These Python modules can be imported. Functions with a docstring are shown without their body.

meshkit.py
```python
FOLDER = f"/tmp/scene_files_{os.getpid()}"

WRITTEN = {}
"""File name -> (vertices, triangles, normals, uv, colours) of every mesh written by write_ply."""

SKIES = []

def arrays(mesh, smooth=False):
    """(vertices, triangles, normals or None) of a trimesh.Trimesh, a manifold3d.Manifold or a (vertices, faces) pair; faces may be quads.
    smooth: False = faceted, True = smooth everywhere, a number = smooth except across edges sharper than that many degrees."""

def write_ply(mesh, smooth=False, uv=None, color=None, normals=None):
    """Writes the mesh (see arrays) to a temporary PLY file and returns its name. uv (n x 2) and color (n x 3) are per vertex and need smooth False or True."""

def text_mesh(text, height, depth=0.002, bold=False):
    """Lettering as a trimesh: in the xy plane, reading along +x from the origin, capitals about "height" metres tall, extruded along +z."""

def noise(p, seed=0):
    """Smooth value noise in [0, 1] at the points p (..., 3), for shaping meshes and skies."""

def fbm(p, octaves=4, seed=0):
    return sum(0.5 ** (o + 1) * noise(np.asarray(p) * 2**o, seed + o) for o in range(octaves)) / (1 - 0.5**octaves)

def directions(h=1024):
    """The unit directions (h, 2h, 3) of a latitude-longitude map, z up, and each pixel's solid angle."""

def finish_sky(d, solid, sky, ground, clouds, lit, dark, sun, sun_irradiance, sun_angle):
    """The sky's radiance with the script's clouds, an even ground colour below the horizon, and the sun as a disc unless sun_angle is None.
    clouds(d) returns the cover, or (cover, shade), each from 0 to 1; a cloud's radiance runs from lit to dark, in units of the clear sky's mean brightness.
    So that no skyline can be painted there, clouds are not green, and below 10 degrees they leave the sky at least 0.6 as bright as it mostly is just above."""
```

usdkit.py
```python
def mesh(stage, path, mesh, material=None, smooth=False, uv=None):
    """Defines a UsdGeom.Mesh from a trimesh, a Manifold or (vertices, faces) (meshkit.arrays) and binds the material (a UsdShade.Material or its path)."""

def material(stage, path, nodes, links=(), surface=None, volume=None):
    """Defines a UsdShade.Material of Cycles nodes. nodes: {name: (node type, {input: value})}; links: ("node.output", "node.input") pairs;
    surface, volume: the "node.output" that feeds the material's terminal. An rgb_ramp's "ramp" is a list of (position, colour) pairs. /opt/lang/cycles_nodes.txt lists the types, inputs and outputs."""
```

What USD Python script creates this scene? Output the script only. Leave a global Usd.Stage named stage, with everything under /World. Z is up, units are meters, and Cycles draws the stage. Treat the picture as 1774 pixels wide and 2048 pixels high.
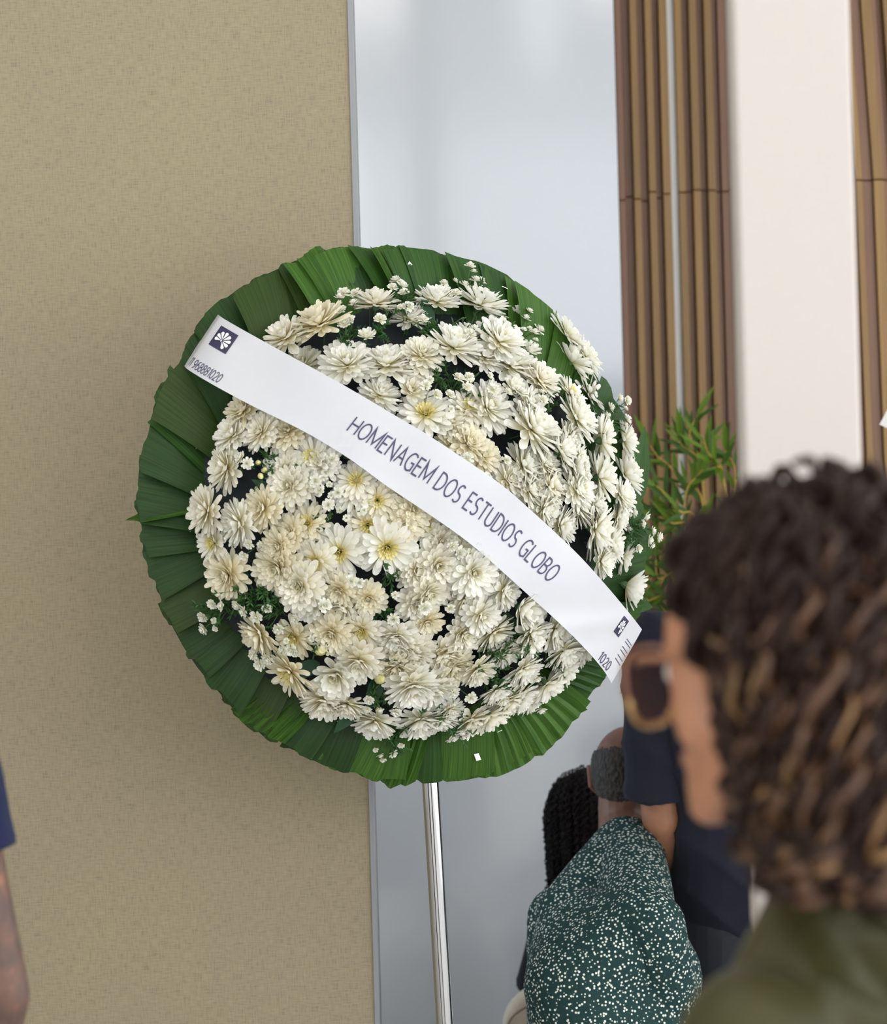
import math
import numpy as np
import trimesh
import manifold3d as m3
from pxr import Usd, UsdGeom, UsdLux, UsdShade, Gf, Sdf, Vt
from scipy.interpolate import CubicSpline
from shapely.geometry import LineString, Polygon, Point
from shapely.ops import unary_union
from shapely import affinity
import usdkit
import meshkit

stage = Usd.Stage.CreateInMemory()
UsdGeom.SetStageUpAxis(stage, UsdGeom.Tokens.z)
UsdGeom.SetStageMetersPerUnit(stage, 1.0)
UsdGeom.Xform.Define(stage, '/World')
UsdGeom.Scope.Define(stage, '/World/Looks')
rng = np.random.default_rng(11)
V = lambda *a: np.array(a, float)

# ------------------------------------------------------------------ camera
W, H, F, CAMZ = 1774.0, 2048.0, 4100.0, 1.60
ROLL = math.radians(1.55)
CR = V(math.cos(ROLL), 0, -math.sin(ROLL))      # camera right
CU = V(math.sin(ROLL), 0, math.cos(ROLL))       # camera up
cam = UsdGeom.Camera.Define(stage, '/World/Camera')
mt = Gf.Matrix4d(1.0)
for i, (ax, w) in enumerate(((CR, 0), (CU, 0), (V(0, -1, 0), 0), (V(0, 0, CAMZ), 1))):
    mt.SetRow(i, Gf.Vec4d(float(ax[0]), float(ax[1]), float(ax[2]), w))
cam.AddTransformOp().Set(mt)
cam.CreateHorizontalApertureAttr(36.0)
cam.CreateVerticalApertureAttr(36.0 * H / W)
cam.CreateFocalLengthAttr(36.0 * F / W)
cam.CreateClippingRangeAttr(Gf.Vec2f(0.05, 200))
cam.CreateFStopAttr(4.3)
cam.CreateFocusDistanceAttr(3.72)
cam.CreateExposureAttr(0.14)


def at(px, py, Y):
    """World point at depth Y along the view axis that falls on pixel (px, py)."""
    return V(0, Y, CAMZ) + (Y / F) * ((px - W / 2) * CR - (py - H / 2) * CU)


# ------------------------------------------------------------------ lights
def look(pos, target):
    z = np.asarray(pos, float) - np.asarray(target, float)
    z /= np.linalg.norm(z)
    x = np.cross(V(0, 0, 1), z)
    if np.linalg.norm(x) < 1e-6:
        x = V(1, 0, 0)
    x /= np.linalg.norm(x)
    y = np.cross(z, x)
    m = Gf.Matrix4d(1.0)
    for i, (ax, w) in enumerate(((x, 0), (y, 0), (z, 0), (np.asarray(pos, float), 1))):
        m.SetRow(i, Gf.Vec4d(float(ax[0]), float(ax[1]), float(ax[2]), w))
    return m


def rect_light(name, pos, target, w, h, intensity, color):
    l = UsdLux.RectLight.Define(stage, '/World/' + name)
    l.AddTransformOp().Set(look(pos, target))
    l.CreateWidthAttr(w)
    l.CreateHeightAttr(h)
    l.CreateIntensityAttr(intensity)
    l.CreateColorAttr(Gf.Vec3f(*color))
    return l


dome = UsdLux.DomeLight.Define(stage, '/World/daylight_dome')
dome.CreateIntensityAttr(0.74)
dome.CreateColorAttr(Gf.Vec3f(0.96, 0.98, 1.0))
# daylight: a glazed front on the right of the hall, and a window behind the partition on the left
rect_light('daylight_right', (4.4, -0.6, 2.3), (0.2, 3.8, 1.5), 6.0, 4.0, 1.0, (0.93, 0.97, 1.0))
rect_light('daylight_partition', (-2.6, 4.85, 2.0), (0.6, 5.45, 1.7), 1.2, 3.4, 3.0, (0.74, 0.87, 1.0))
# ceiling lamps of the hall
rect_light('ceiling_lamp', (-1.6, 1.2, 4.4), (-1.4, 2.2, 0), 1.6, 0.8, 4.5, (1.0, 0.93, 0.82))
rect_light('ceiling_lamp_001', (1.6, 0.4, 4.4), (1.5, 1.2, 0), 1.6, 0.8, 3.0, (1.0, 0.94, 0.85))

# ------------------------------------------------------------------ helpers
taken = {}


def fresh(path):
    n = taken.get(path, 0)
    taken[path] = n + 1
    return path if n == 0 else '%s_%03d' % (path, n)


def tag(prim, label=None, cat=None, group=None, kind=None):
    for k, v in (('label', label), ('category', cat), ('group', group), ('kind', kind)):
        if v:
            prim.SetCustomDataByKey(k, v)
    return prim


ORIGIN = {}


def thing(name, label, cat, loc=(0, 0, 0), group=None):
    p = fresh('/World/' + name)
    x = UsdGeom.Xform.Define(stage, p)
    x.AddTranslateOp().Set(Gf.Vec3d(*map(float, loc)))
    ORIGIN[p] = np.asarray(loc, float)
    return tag(x.GetPrim(), label, cat, group)


def obj(name, mesh, mat, parent=None, smooth=False, label=None, kind=None, pt=None, cat=None):
    """One Mesh prim; its points are given in world coordinates."""
    base = parent.GetPath().pathString if parent is not None else '/World'
    p = fresh(base + '/' + name)
    org = ORIGIN.get(base, np.zeros(3))
    ORIGIN[p] = org if parent is not None else np.zeros(3)
    v, f, n = meshkit.arrays(mesh, smooth)
    if parent is not None:
        v = v - org
    if parent is not None and parent.GetTypeName() == 'Mesh':
        ORIGIN[p] = org
    m = usdkit.mesh(stage, p, (v, f), mat, smooth=False)
    if n is not None:
        m.CreateNormalsAttr(Vt.Vec3fArray.FromNumpy(n.astype(np.float32)))
        m.SetNormalsInterpolation('vertex')
    if pt is not None:
        UsdGeom.PrimvarsAPI(m).CreatePrimvar('pt', Sdf.ValueTypeNames.Color3fArray, 'vertex').Set(Vt.Vec3fArray.FromNumpy(np.asarray(pt, np.float32)))
    m.CreateDoubleSidedAttr(True)
    return tag(m.GetPrim(), label, cat, None, kind)


def box(lo, hi, bevel=0.0):
    lo, hi = np.asarray(lo, float), np.asarray(hi, float)
    if bevel <= 0:
        b = trimesh.creation.box(hi - lo)
        b.apply_translation((lo + hi) / 2)
        return b
    pts = []
    for c in np.ndindex(2, 2, 2):
        p = np.where(np.array(c) == 0, lo, hi)
        s = np.where(np.array(c) == 0, 1, -1)
        for k in range(3):
            q = p + s * bevel
            q[k] = p[k]
            pts.append(q)
    return trimesh.convex.convex_hull(np.array(pts))


def tubes(paths, rad, k=6, caps=False):
    """paths (n, m, 3), rad scalar or (n, m): one mesh of n tubes."""
    P = np.asarray(paths, float)
    if P.ndim == 2:
        P = P[None]
    n, m, _ = P.shape
    R = np.broadcast_to(np.asarray(rad, float), (n, m)) if np.ndim(rad) != 1 else np.broadcast_to(np.asarray(rad, float)[None], (n, m))
    T = np.gradient(P, axis=1)
    T /= np.maximum(np.linalg.norm(T, axis=2, keepdims=True), 1e-12)
    N = np.zeros_like(T)
    ref = np.where(np.abs(T[:, 0, 2:3]) < 0.9, V(0, 0, 1), V(1, 0, 0))
    a = ref - T[:, 0] * (ref * T[:, 0]).sum(1, keepdims=True)
    N[:, 0] = a / np.linalg.norm(a, axis=1, keepdims=True)
    for i in range(1, m):
        a = N[:, i - 1] - T[:, i] * (N[:, i - 1] * T[:, i]).sum(1, keepdims=True)
        N[:, i] = a / np.maximum(np.linalg.norm(a, axis=1, keepdims=True), 1e-12)
    B = np.cross(T, N)
    ang = np.arange(k) * 2 * math.pi / k
    v = P[:, :, None] + R[:, :, None, None] * (np.cos(ang)[None, None, :, None] * N[:, :, None] + np.sin(ang)[None, None, :, None] * B[:, :, None])
    idx = np.arange(n * m * k).reshape(n, m, k)
    a, b = idx[:, :-1], idx[:, 1:]
    q = np.stack([a, np.roll(a, -1, 2), np.roll(b, -1, 2), b], -1).reshape(-1, 4)
    f = np.vstack([q[:, [0, 1, 2]], q[:, [0, 2, 3]]])
    vv = v.reshape(-1, 3)
    if caps:
        c0 = len(vv)
        vv = np.vstack([vv, P[:, 0], P[:, -1]])
        ex = []
        for i in range(n):
            for j in range(k):
                ex.append((c0 + i, idx[i, 0, (j + 1) % k], idx[i, 0, j]))
                ex.append((c0 + n + i, idx[i, -1, j], idx[i, -1, (j + 1) % k]))
        f = np.vstack([f, np.array(ex)])
    return trimesh.Trimesh(vv, f, process=False)


def cat_mesh(ms):
    return trimesh.util.concatenate(ms)


def sph(p, r, n=20):
    return m3.Manifold.sphere(float(r), n).translate([float(x) for x in p])


def hull(*pr):
    return m3.Manifold.batch_hull([sph(p, r) for p, r in pr])


def union(ms):
    return m3.Manifold.batch_boolean(list(ms), m3.OpType.Add)


def soften(man, length=0.015, it=12):
    m = man.refine_to_length(length).to_mesh()
    t = trimesh.Trimesh(m.vert_properties[:, :3], m.tri_verts, process=True)
    trimesh.smoothing.filter_taubin(t, lamb=0.5, nu=0.52, iterations=it)
    return t


def mat4(Rm, t):
    return np.hstack([np.asarray(Rm, float), np.asarray(t, float)[:, None]])


# ------------------------------------------------------------------ materials
L = '/World/Looks/'


def M(name, nodes, links, surface='p.BSDF'):
    return usdkit.material(stage, L + name, nodes, links, surface=surface)


def plain(name, col, rough=0.6, metallic=0.0, **kw):
    return M(name, {'p': ('principled_bsdf', dict(base_color=col, roughness=rough, metallic=metallic, **kw))}, [])


def noisy(name, c1, c2, scale, rough=0.7, bump=0.0, detail=4, stretch=(1, 1, 1), bdist=0.002, **kw):
    nodes = {'tc': ('geometry', {}), 'mp': ('mapping', {'scale': stretch}),
             'n': ('noise_texture', {'scale': scale, 'detail': float(detail)}),
             'r': ('rgb_ramp', {'ramp': [(0.3, c1), (0.7, c2)]}),
             'p': ('principled_bsdf', dict(roughness=rough, **kw))}
    links = [('tc.position', 'mp.vector'), ('mp.vector', 'n.vector'), ('n.fac', 'r.fac'), ('r.color', 'p.base_color')]
    if bump:
        nodes['b'] = ('bump', {'strength': bump, 'distance': bdist})
        links += [('n.fac', 'b.height'), ('b.normal', 'p.normal')]
    return M(name, nodes, links)


# woven wall covering: horizontal and vertical threads of two tones
fabric_wall = M('fabric_wall', {
    'g': ('geometry', {}),
    'm1': ('mapping', {'scale': (400, 1, 44)}), 'm2': ('mapping', {'scale': (48, 1, 430)}), 'm3': ('mapping', {'scale': (3, 1, 3)}),
    'n1': ('noise_texture', {'scale': 1.0, 'detail': 3.0}), 'n2': ('noise_texture', {'scale': 1.0, 'detail': 3.0}),
    'n3': ('noise_texture', {'scale': 1.0, 'detail': 4.0}),
    'a': ('math', {'math_type': 'add'}), 'h': ('math', {'math_type': 'multiply', 'value2': 0.5}),
    'r': ('rgb_ramp', {'ramp': [(0.34, (0.228, 0.195, 0.150)), (0.47, (0.305, 0.260, 0.172)), (0.64, (0.350, 0.297, 0.194))]}),
    'r3': ('rgb_ramp', {'ramp': [(0.3, (0.94, 0.94, 0.96)), (0.7, (1.0, 1.0, 0.97))]}),
    'x': ('mix', {'mix_type': 'multiply', 'fac': 1.0}),
    'b': ('bump', {'strength': 0.25, 'distance': 0.001}),
    'p': ('principled_bsdf', {'roughness': 0.9, 'specular_ior_level': 0.2})},
    [('g.position', 'm1.vector'), ('g.position', 'm2.vector'), ('g.position', 'm3.vector'),
     ('m1.vector', 'n1.vector'), ('m2.vector', 'n2.vector'), ('m3.vector', 'n3.vector'),
     ('n1.fac', 'a.value1'), ('n2.fac', 'a.value2'), ('a.value', 'h.value1'), ('h.value', 'r.fac'), ('n3.fac', 'r3.fac'),
     ('r.color', 'x.color1'), ('r3.color', 'x.color2'), ('x.color', 'p.base_color'), ('h.value', 'b.height'), ('b.normal', 'p.normal')])
white_gloss = plain('white_gloss', (0.50, 0.525, 0.565), 0.13, ior=1.75, specular_ior_level=0.7)
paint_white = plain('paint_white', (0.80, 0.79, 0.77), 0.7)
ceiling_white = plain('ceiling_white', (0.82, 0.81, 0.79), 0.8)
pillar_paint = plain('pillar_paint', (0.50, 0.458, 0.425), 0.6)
floor_stone = noisy('floor_stone', (0.52, 0.50, 0.47), (0.60, 0.58, 0.54), 6, 0.35)
alu = plain('aluminium', (0.25, 0.26, 0.27), 0.5, 0.3)


def wood(name, c1, c2):
    return noisy(name, c1, c2, 1.0, 0.5, 0.15, 5, (90, 90, 2.5), 0.001)


wood_gold = [wood('wood_gold_%d' % i, tuple(np.array((0.190, 0.104, 0.028)) * s), tuple(np.array((0.245, 0.138, 0.038)) * s)) for i, s in enumerate((0.92, 1.0, 1.08))]
wood_dark = [wood('wood_dark_%d' % i, tuple(np.array((0.150, 0.072, 0.042)) * s), tuple(np.array((0.195, 0.098, 0.056)) * s)) for i, s in enumerate((0.88, 1.0, 1.1))]

# petals: pt = (position along the petal, random per petal, ring of the flower)
def petal_mat(name, tip, base, trans=0.38):
    return M(name, {
        'a': ('attribute', {'attribute': 'pt'}), 's': ('separate_xyz', {}),
        'm': ('map_range', {'from_min': 0.05, 'from_max': 0.75, 'to_min': 0.0, 'to_max': 1.0, 'clamp': True}),
        'r': ('rgb_ramp', {'ramp': [(0.0, base), (0.45, tuple(0.45 * np.array(base) + 0.55 * np.array(tip))), (1.0, tip)]}),
        'h': ('hsv', {'saturation': 1.0, 'fac': 1.0}), 'mv': ('map_range', {'to_min': 0.90, 'to_max': 1.05}),
        'p': ('principled_bsdf', {'roughness': 0.55, 'specular_ior_level': 0.35}),
        't': ('translucent_bsdf', {}), 'mx': ('mix_closure', {'fac': trans})},
        [('a.vector', 's.vector'), ('s.x', 'm.value'), ('m.result', 'r.fac'), ('r.color', 'h.color'), ('s.y', 'mv.value'), ('mv.result', 'h.value'),
         ('h.color', 'p.base_color'), ('h.color', 't.color'), ('p.BSDF', 'mx.closure1'), ('t.BSDF', 'mx.closure2')], 'mx.closure')


petal_white = petal_mat('petal_white', (0.97, 0.965, 0.91), (0.92, 0.86, 0.58))
petal_cream = petal_mat('petal_cream', (0.96, 0.945, 0.86), (0.90, 0.80, 0.48))
petal_ivory = petal_mat('petal_ivory', (0.95, 0.91, 0.76), (0.86, 0.74, 0.42))
floret_yellow = petal_mat('floret_yellow', (0.88, 0.80, 0.40), (0.66, 0.55, 0.10), 0.2)
floret_cream = petal_mat('floret_cream', (0.92, 0.89, 0.70), (0.80, 0.68, 0.30), 0.2)
blossom_white = petal_mat('blossom_white', (0.92, 0.92, 0.85), (0.80, 0.78, 0.52), 0.2)
bud_yellow = noisy('bud_yellow', (0.62, 0.58, 0.22), (0.82, 0.78, 0.42), 120, 0.6)


def leaf_mat(name, c1, c2, stretch_attr=True, trans=0.2, rough=0.5):
    return M(name, {
        'a': ('attribute', {'attribute': 'pt'}), 'mp': ('mapping', {'scale': (1.5, 60.0, 3.0)}),
        'n': ('noise_texture', {'scale': 1.0, 'detail': 3.0}),
        'r': ('rgb_ramp', {'ramp': [(0.3, c1), (0.72, c2)]}),
        'b': ('bump', {'strength': 0.3, 'distance': 0.001}),
        'p': ('principled_bsdf', {'roughness': rough, 'specular_ior_level': 0.28}),
        't': ('translucent_bsdf', {}), 'mx': ('mix_closure', {'fac': trans})},
        [('a.vector', 'mp.vector'), ('mp.vector', 'n.vector'), ('n.fac', 'r.fac'), ('r.color', 'p.base_color'), ('r.color', 't.color'),
         ('n.fac', 'b.height'), ('b.normal', 'p.normal'), ('p.BSDF', 'mx.closure1'), ('t.BSDF', 'mx.closure2')], 'mx.closure')


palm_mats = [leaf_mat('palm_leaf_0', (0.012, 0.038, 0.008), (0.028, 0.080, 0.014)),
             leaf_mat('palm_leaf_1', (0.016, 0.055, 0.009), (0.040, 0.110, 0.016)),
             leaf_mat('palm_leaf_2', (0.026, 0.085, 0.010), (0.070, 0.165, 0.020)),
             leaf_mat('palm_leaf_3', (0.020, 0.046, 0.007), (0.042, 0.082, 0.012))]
mum_leaf = leaf_mat('mum_leaf', (0.012, 0.048, 0.022), (0.030, 0.090, 0.034))
green_stem = plain('green_stem', (0.045, 0.105, 0.022), 0.6)
fern_green = plain('fern_green', (0.030, 0.095, 0.020), 0.6)
calyx_green = plain('calyx_green', (0.055, 0.125, 0.045), 0.6)
foam_dark = noisy('foam_dark', (0.006, 0.010, 0.014), (0.014, 0.022, 0.026), 40, 0.8)
staple_metal = plain('staple_metal', (0.80, 0.82, 0.80), 0.3, 0.7)
ribbon_mat = M('ribbon_satin', {
    'g': ('geometry', {}), 'n': ('noise_texture', {'scale': 9.0, 'detail': 2.0}), 'b': ('bump', {'strength': 0.10, 'distance': 0.012}),
    'p': ('principled_bsdf', {'base_color': (0.62, 0.63, 0.67), 'roughness': 0.32, 'specular_ior_level': 0.5}),
    't': ('translucent_bsdf', {'color': (0.80, 0.80, 0.80)}), 'mx': ('mix_closure', {'fac': 0.15})},
    [('g.position', 'n.vector'), ('n.fac', 'b.height'), ('b.normal', 'p.normal'), ('p.BSDF', 'mx.closure1'), ('t.BSDF', 'mx.closure2')], 'mx.closure')
ink = plain('ink_indigo', (0.045, 0.040, 0.105), 0.5)
logo_ink = plain('logo_indigo', (0.020, 0.016, 0.060), 0.45)
logo_white = plain('logo_white', (0.80, 0.80, 0.82), 0.5)
chrome = plain('chrome', (0.46, 0.46, 0.47), 0.08, 1.0)
steel_thin = plain('steel_dull', (0.30, 0.30, 0.31), 0.35, 0.9)


def skin_mat(name, c, var=0.85):
    return noisy(name, tuple(np.array(c) * var), c, 60, 0.5, 0.1, 4, (1, 1, 1), 0.001, subsurface_weight=0.08, subsurface_scale=0.01)


def cloth_mat(name, c, var=0.88, scale=25):
    return noisy(name, tuple(np.array(c) * var), c, scale, 0.9, 0.05, 4, (1, 1, 1), 0.002, sheen_weight=0.04, specular_ior_level=0.2)


skin_brown = skin_mat('skin_brown', (0.36, 0.165, 0.090))
skin_tan = skin_mat('skin_tan', (0.46, 0.215, 0.120))
skin_dark = M('skin_hairy', {'g': ('geometry', {}), 'n': ('noise_texture', {'scale': 38.0, 'detail': 3.0}),
    'r': ('rgb_ramp', {'ramp': [(0.38, (0.10, 0.062, 0.050)), (0.60, (0.155, 0.080, 0.055)), (0.72, (0.32, 0.13, 0.075))]}),
    'p': ('principled_bsdf', {'roughness': 0.55})}, [('g.position', 'n.vector'), ('n.fac', 'r.fac'), ('r.color', 'p.base_color')])
skin_bald = skin_mat('skin_bald', (0.20, 0.092, 0.058))
navy_cloth = cloth_mat('navy_cloth', (0.014, 0.015, 0.025))
blue_cloth = cloth_mat('blue_cloth', (0.012, 0.018, 0.060))
olive_cloth = noisy('olive_cloth', (0.040, 0.037, 0.009), (0.046, 0.043, 0.011), 25, 0.5, specular_ior_level=0.36, sheen_weight=0.05)
black_cloth = cloth_mat('black_cloth', (0.010, 0.010, 0.014))
trouser_dark = cloth_mat('trouser_dark', (0.03, 0.032, 0.04))
trouser_denim = cloth_mat('trouser_denim', (0.05, 0.07, 0.12))
shoe_dark = plain('shoe_dark', (0.02, 0.018, 0.017), 0.4)
cream_uphol = cloth_mat('cream_upholstery', (0.60, 0.52, 0.42))
dots_cloth = M('dots_cloth', {
    'g': ('geometry', {}), 'mp': ('mapping', {'rotation': (0.6, 0.45, 0.8)}), 'v': ('voronoi_texture', {'scale': 138.0, 'randomness': 0.78}),
    'r': ('rgb_ramp', {'ramp': [(0.0, (0.72, 0.74, 0.66)), (0.27, (0.68, 0.70, 0.62)), (0.34, (0.013, 0.042, 0.041)), (1.0, (0.009, 0.032, 0.032))]}),
    'p': ('principled_bsdf', {'roughness': 0.8, 'specular_ior_level': 0.2})},
    [('g.position', 'mp.vector'), ('mp.vector', 'v.vector'), ('v.distance', 'r.fac'), ('r.color', 'p.base_color')])
hair_dark = noisy('hair_dark', (0.012, 0.006, 0.005), (0.030, 0.014, 0.010), 30, 0.55, specular_ior_level=0.2)
hair_brown = noisy('hair_brown', (0.055, 0.024, 0.012), (0.125, 0.056, 0.025), 30, 0.42)
hair_gold = noisy('hair_gold', (0.13, 0.068, 0.026), (0.27, 0.145, 0.055), 30, 0.42)
hair_black = noisy('hair_black', (0.006, 0.004, 0.005), (0.016, 0.010, 0.010), 30, 0.6, specular_ior_level=0.2)
hair_grey = noisy('hair_grey', (0.011, 0.008, 0.007), (0.066, 0.058, 0.052), 1.0, 0.7, 0.3, 4, (300, 300, 70), 0.002)
eye_white = plain('eye_white', (0.75, 0.72, 0.69), 0.2)
eye_iris = plain('eye_iris', (0.03, 0.016, 0.01), 0.2)
lip_mat = plain('lips', (0.30, 0.105, 0.080), 0.45)
frame_brown = plain('frame_brown', (0.30, 0.130, 0.070), 0.3)
frame_gold = plain('frame_gold', (0.72, 0.50, 0.22), 0.25, 0.9)
lens_mat = M('lens_tinted', {
    'f': ('fresnel', {'IOR': 1.7}), 't': ('transparent_bsdf', {'color': (0.55, 0.52, 0.58)}), 'g': ('glossy_bsdf', {'roughness': 0.02, 'color': (0.95, 0.95, 0.95)}),
    'mx': ('mix_closure', {})}, [('f.fac', 'mx.fac'), ('t.BSDF', 'mx.closure1'), ('g.BSDF', 'mx.closure2')], 'mx.closure')
plant_leaf = [leaf_mat('plant_leaf_0', (0.026, 0.066, 0.006), (0.060, 0.125, 0.010), trans=0.3), leaf_mat('plant_leaf_1', (0.070, 0.145, 0.008), (0.135, 0.225, 0.015), trans=0.35)]
plant_stem = plain('plant_stem', (0.34, 0.22, 0.018), 0.5)
pot_mat = noisy('pot_terracotta', (0.30, 0.13, 0.07), (0.38, 0.17, 0.09), 14, 0.8)
soil_mat = noisy('soil', (0.03, 0.02, 0.014), (0.07, 0.05, 0.035), 80, 0.95)

# ------------------------------------------------------------------ the setting
CEIL = 4.6
S = lambda n, m, mt_, par=None, lab=None: obj(n, m, mt_, par, kind='structure' if par is None else None, label=lab)
S('floor', box((-6, -5, -0.1), (6, 6.5, 0)), floor_stone, lab='pale stone floor of the hall')
S('ceiling', box((-6, -5, CEIL), (6, 6.5, CEIL + 0.1)), ceiling_white, lab='white ceiling of the hall')
YB, YW, YS = 4.05, 5.60, 5.70
xb = at(694, 0, YB)[0]
S('wall_left', box((-5.9, YB, 0), (xb, YB + 0.09, CEIL)), fabric_wall, lab='beige woven fabric partition wall behind the wreath')
S('trim_1', box((xb, YB - 0.004, 0), (xb + 0.011, YB + 0.094, CEIL), 0.001), alu, lab='grey metal edge profile of the beige partition')
xw = at(1226, 0, YW)[0]
xc_, RC = at(960, 1024, YW)[0], 1.9          # the white wall is gently hollow
xs_ = np.concatenate([np.linspace(-5.9, xc_ - 0.62, 5)[:-1], np.linspace(xc_ - 0.62, xw, 60)])
ys_ = YW + 0.04 - np.where(xs_ > xc_ - 0.62, RC - np.sqrt(np.maximum(RC ** 2 - (xs_ - xc_) ** 2, 0.01)), RC - math.sqrt(RC ** 2 - 0.62 ** 2))
wall_poly = Polygon(np.vstack([np.c_[xs_, ys_], [(xw, YW + 0.30), (-5.9, YW + 0.30)]]))
wm = trimesh.creation.extrude_polygon(wall_poly, CEIL, engine='earcut')
obj('wall_back', wm, white_gloss, smooth=25, kind='structure', label='glossy white hollow curved wall between the partition and the wooden slats')
S('wall_right', box((xw, YS + 0.12, 0), (5.9, YS + 0.2, CEIL)), paint_white, lab='white wall behind the wooden slats')
S('wall_far_left', box((-6, -5, 0), (-5.9, 6.5, CEIL)), paint_white, lab='white side wall out of view on the left')


def slat_panel(label, strips, Y, zj, jog=0.0, tilt=(0, 0)):
    """strips: (pixel at the image top x0, x1, kind). Each strip has a lower and an upper board with a joint at zj."""
    x0, x1 = at(strips[0][0], 0, Y)[0], at(strips[-1][1], 0, Y)[0]
    p = thing('slatted_panel', label, 'wall panel', ((x0 + x1) / 2, Y, 0), group=None)
    zt = at(strips[0][0], 0, Y)[2]

    def shear(m, k):                      # the panel leans sideways from the joint up / down
        if k:
            m.vertices[:, 0] -= (m.vertices[:, 2] - zj) * math.tan(math.radians(k))
        return m
    b = trimesh.util.concatenate([shear(box((x0, Y + 0.03, 0), (x1, Y + 0.05, zj)), tilt[0]), shear(box((x0, Y + 0.03, zj), (x1, Y + 0.05, CEIL)), tilt[1])])
    obj('backing_board', b, wood_dark[0], p)
    for i, (a, c, kind) in enumerate(strips):
        xa, xc = at(a, 0, Y)[0], at(c, 0, Y)[0]
        if tilt[1]:
            sh = (zt - zj) * math.tan(math.radians(tilt[1]))
            xa, xc = xa + sh, xc + sh
        proud = Y - 0.012 if kind == 'g' else (Y + 0.0 if kind == 'm' else Y + 0.016)
        ms = {'g': wood_gold, 'm': wood_dark, 'd': wood_dark}[kind]
        jz = zj + jog * rng.uniform(-1, 1)
        for k, (za, zb) in enumerate(((0.0, jz - 0.0015), (jz + 0.0015, CEIL - 0.002))):
            m = shear(box((xa + 0.0006, proud, za), (xc - 0.0006, Y + 0.03, zb), 0.0012), tilt[k])
            obj('slat', m, ms[(i * 2 + k * 1 + int(rng.integers(0, 2))) % 3], p)
    return p


zj1 = at(1290, 393, YS)[2]
slat_panel('wooden slat wall panel beside the glossy white wall, left of the grey strip',
           [(1227, 1241, 'm'), (1241, 1257, 'd'), (1257, 1271, 'g'), (1271, 1287, 'd'), (1287, 1302, 'g'), (1302, 1315, 'd'), (1315, 1332, 'g')], YS, zj1, 0.012)
x0, x1 = at(1332, 0, YS)[0], at(1346, 0, YS)[0]
S('trim_2', box((x0, YS + 0.008, 0), (x1, YS + 0.1, CEIL)), plain('strip_grey', (0.62, 0.62, 0.62), 0.5), lab='light grey strip between two wooden slat panels')
slat_panel('wooden slat wall panel between the grey strip and the white pillar',
           [(1346, 1361, 'g'), (1361, 1375, 'd'), (1375, 1391, 'g'), (1391, 1405, 'd'), (1405, 1421, 'g'), (1421, 1433, 'd'), (1433, 1449, 'm'), (1449, 1465, 'd'), (1465, 1480, 'g')], YS, zj1 + 0.01, 0.004)
slat_panel('leaning wide wooden slat panel at the right edge, right of the white pillar',
           [(1640, 1664, 'g'), (1664, 1684, 'm'), (1684, 1698, 'g'), (1698, 1719, 'm'), (1719, 1741, 'g'), (1741, 1751, 'm'), (1751, 1763, 'd'), (1763, 1790, 'g'), (1790, 1806, 'd'), (1806, 1840, 'g')], 5.4, at(1740, 361, 5.4)[2], 0.0, (0.7, 2.5))

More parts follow.
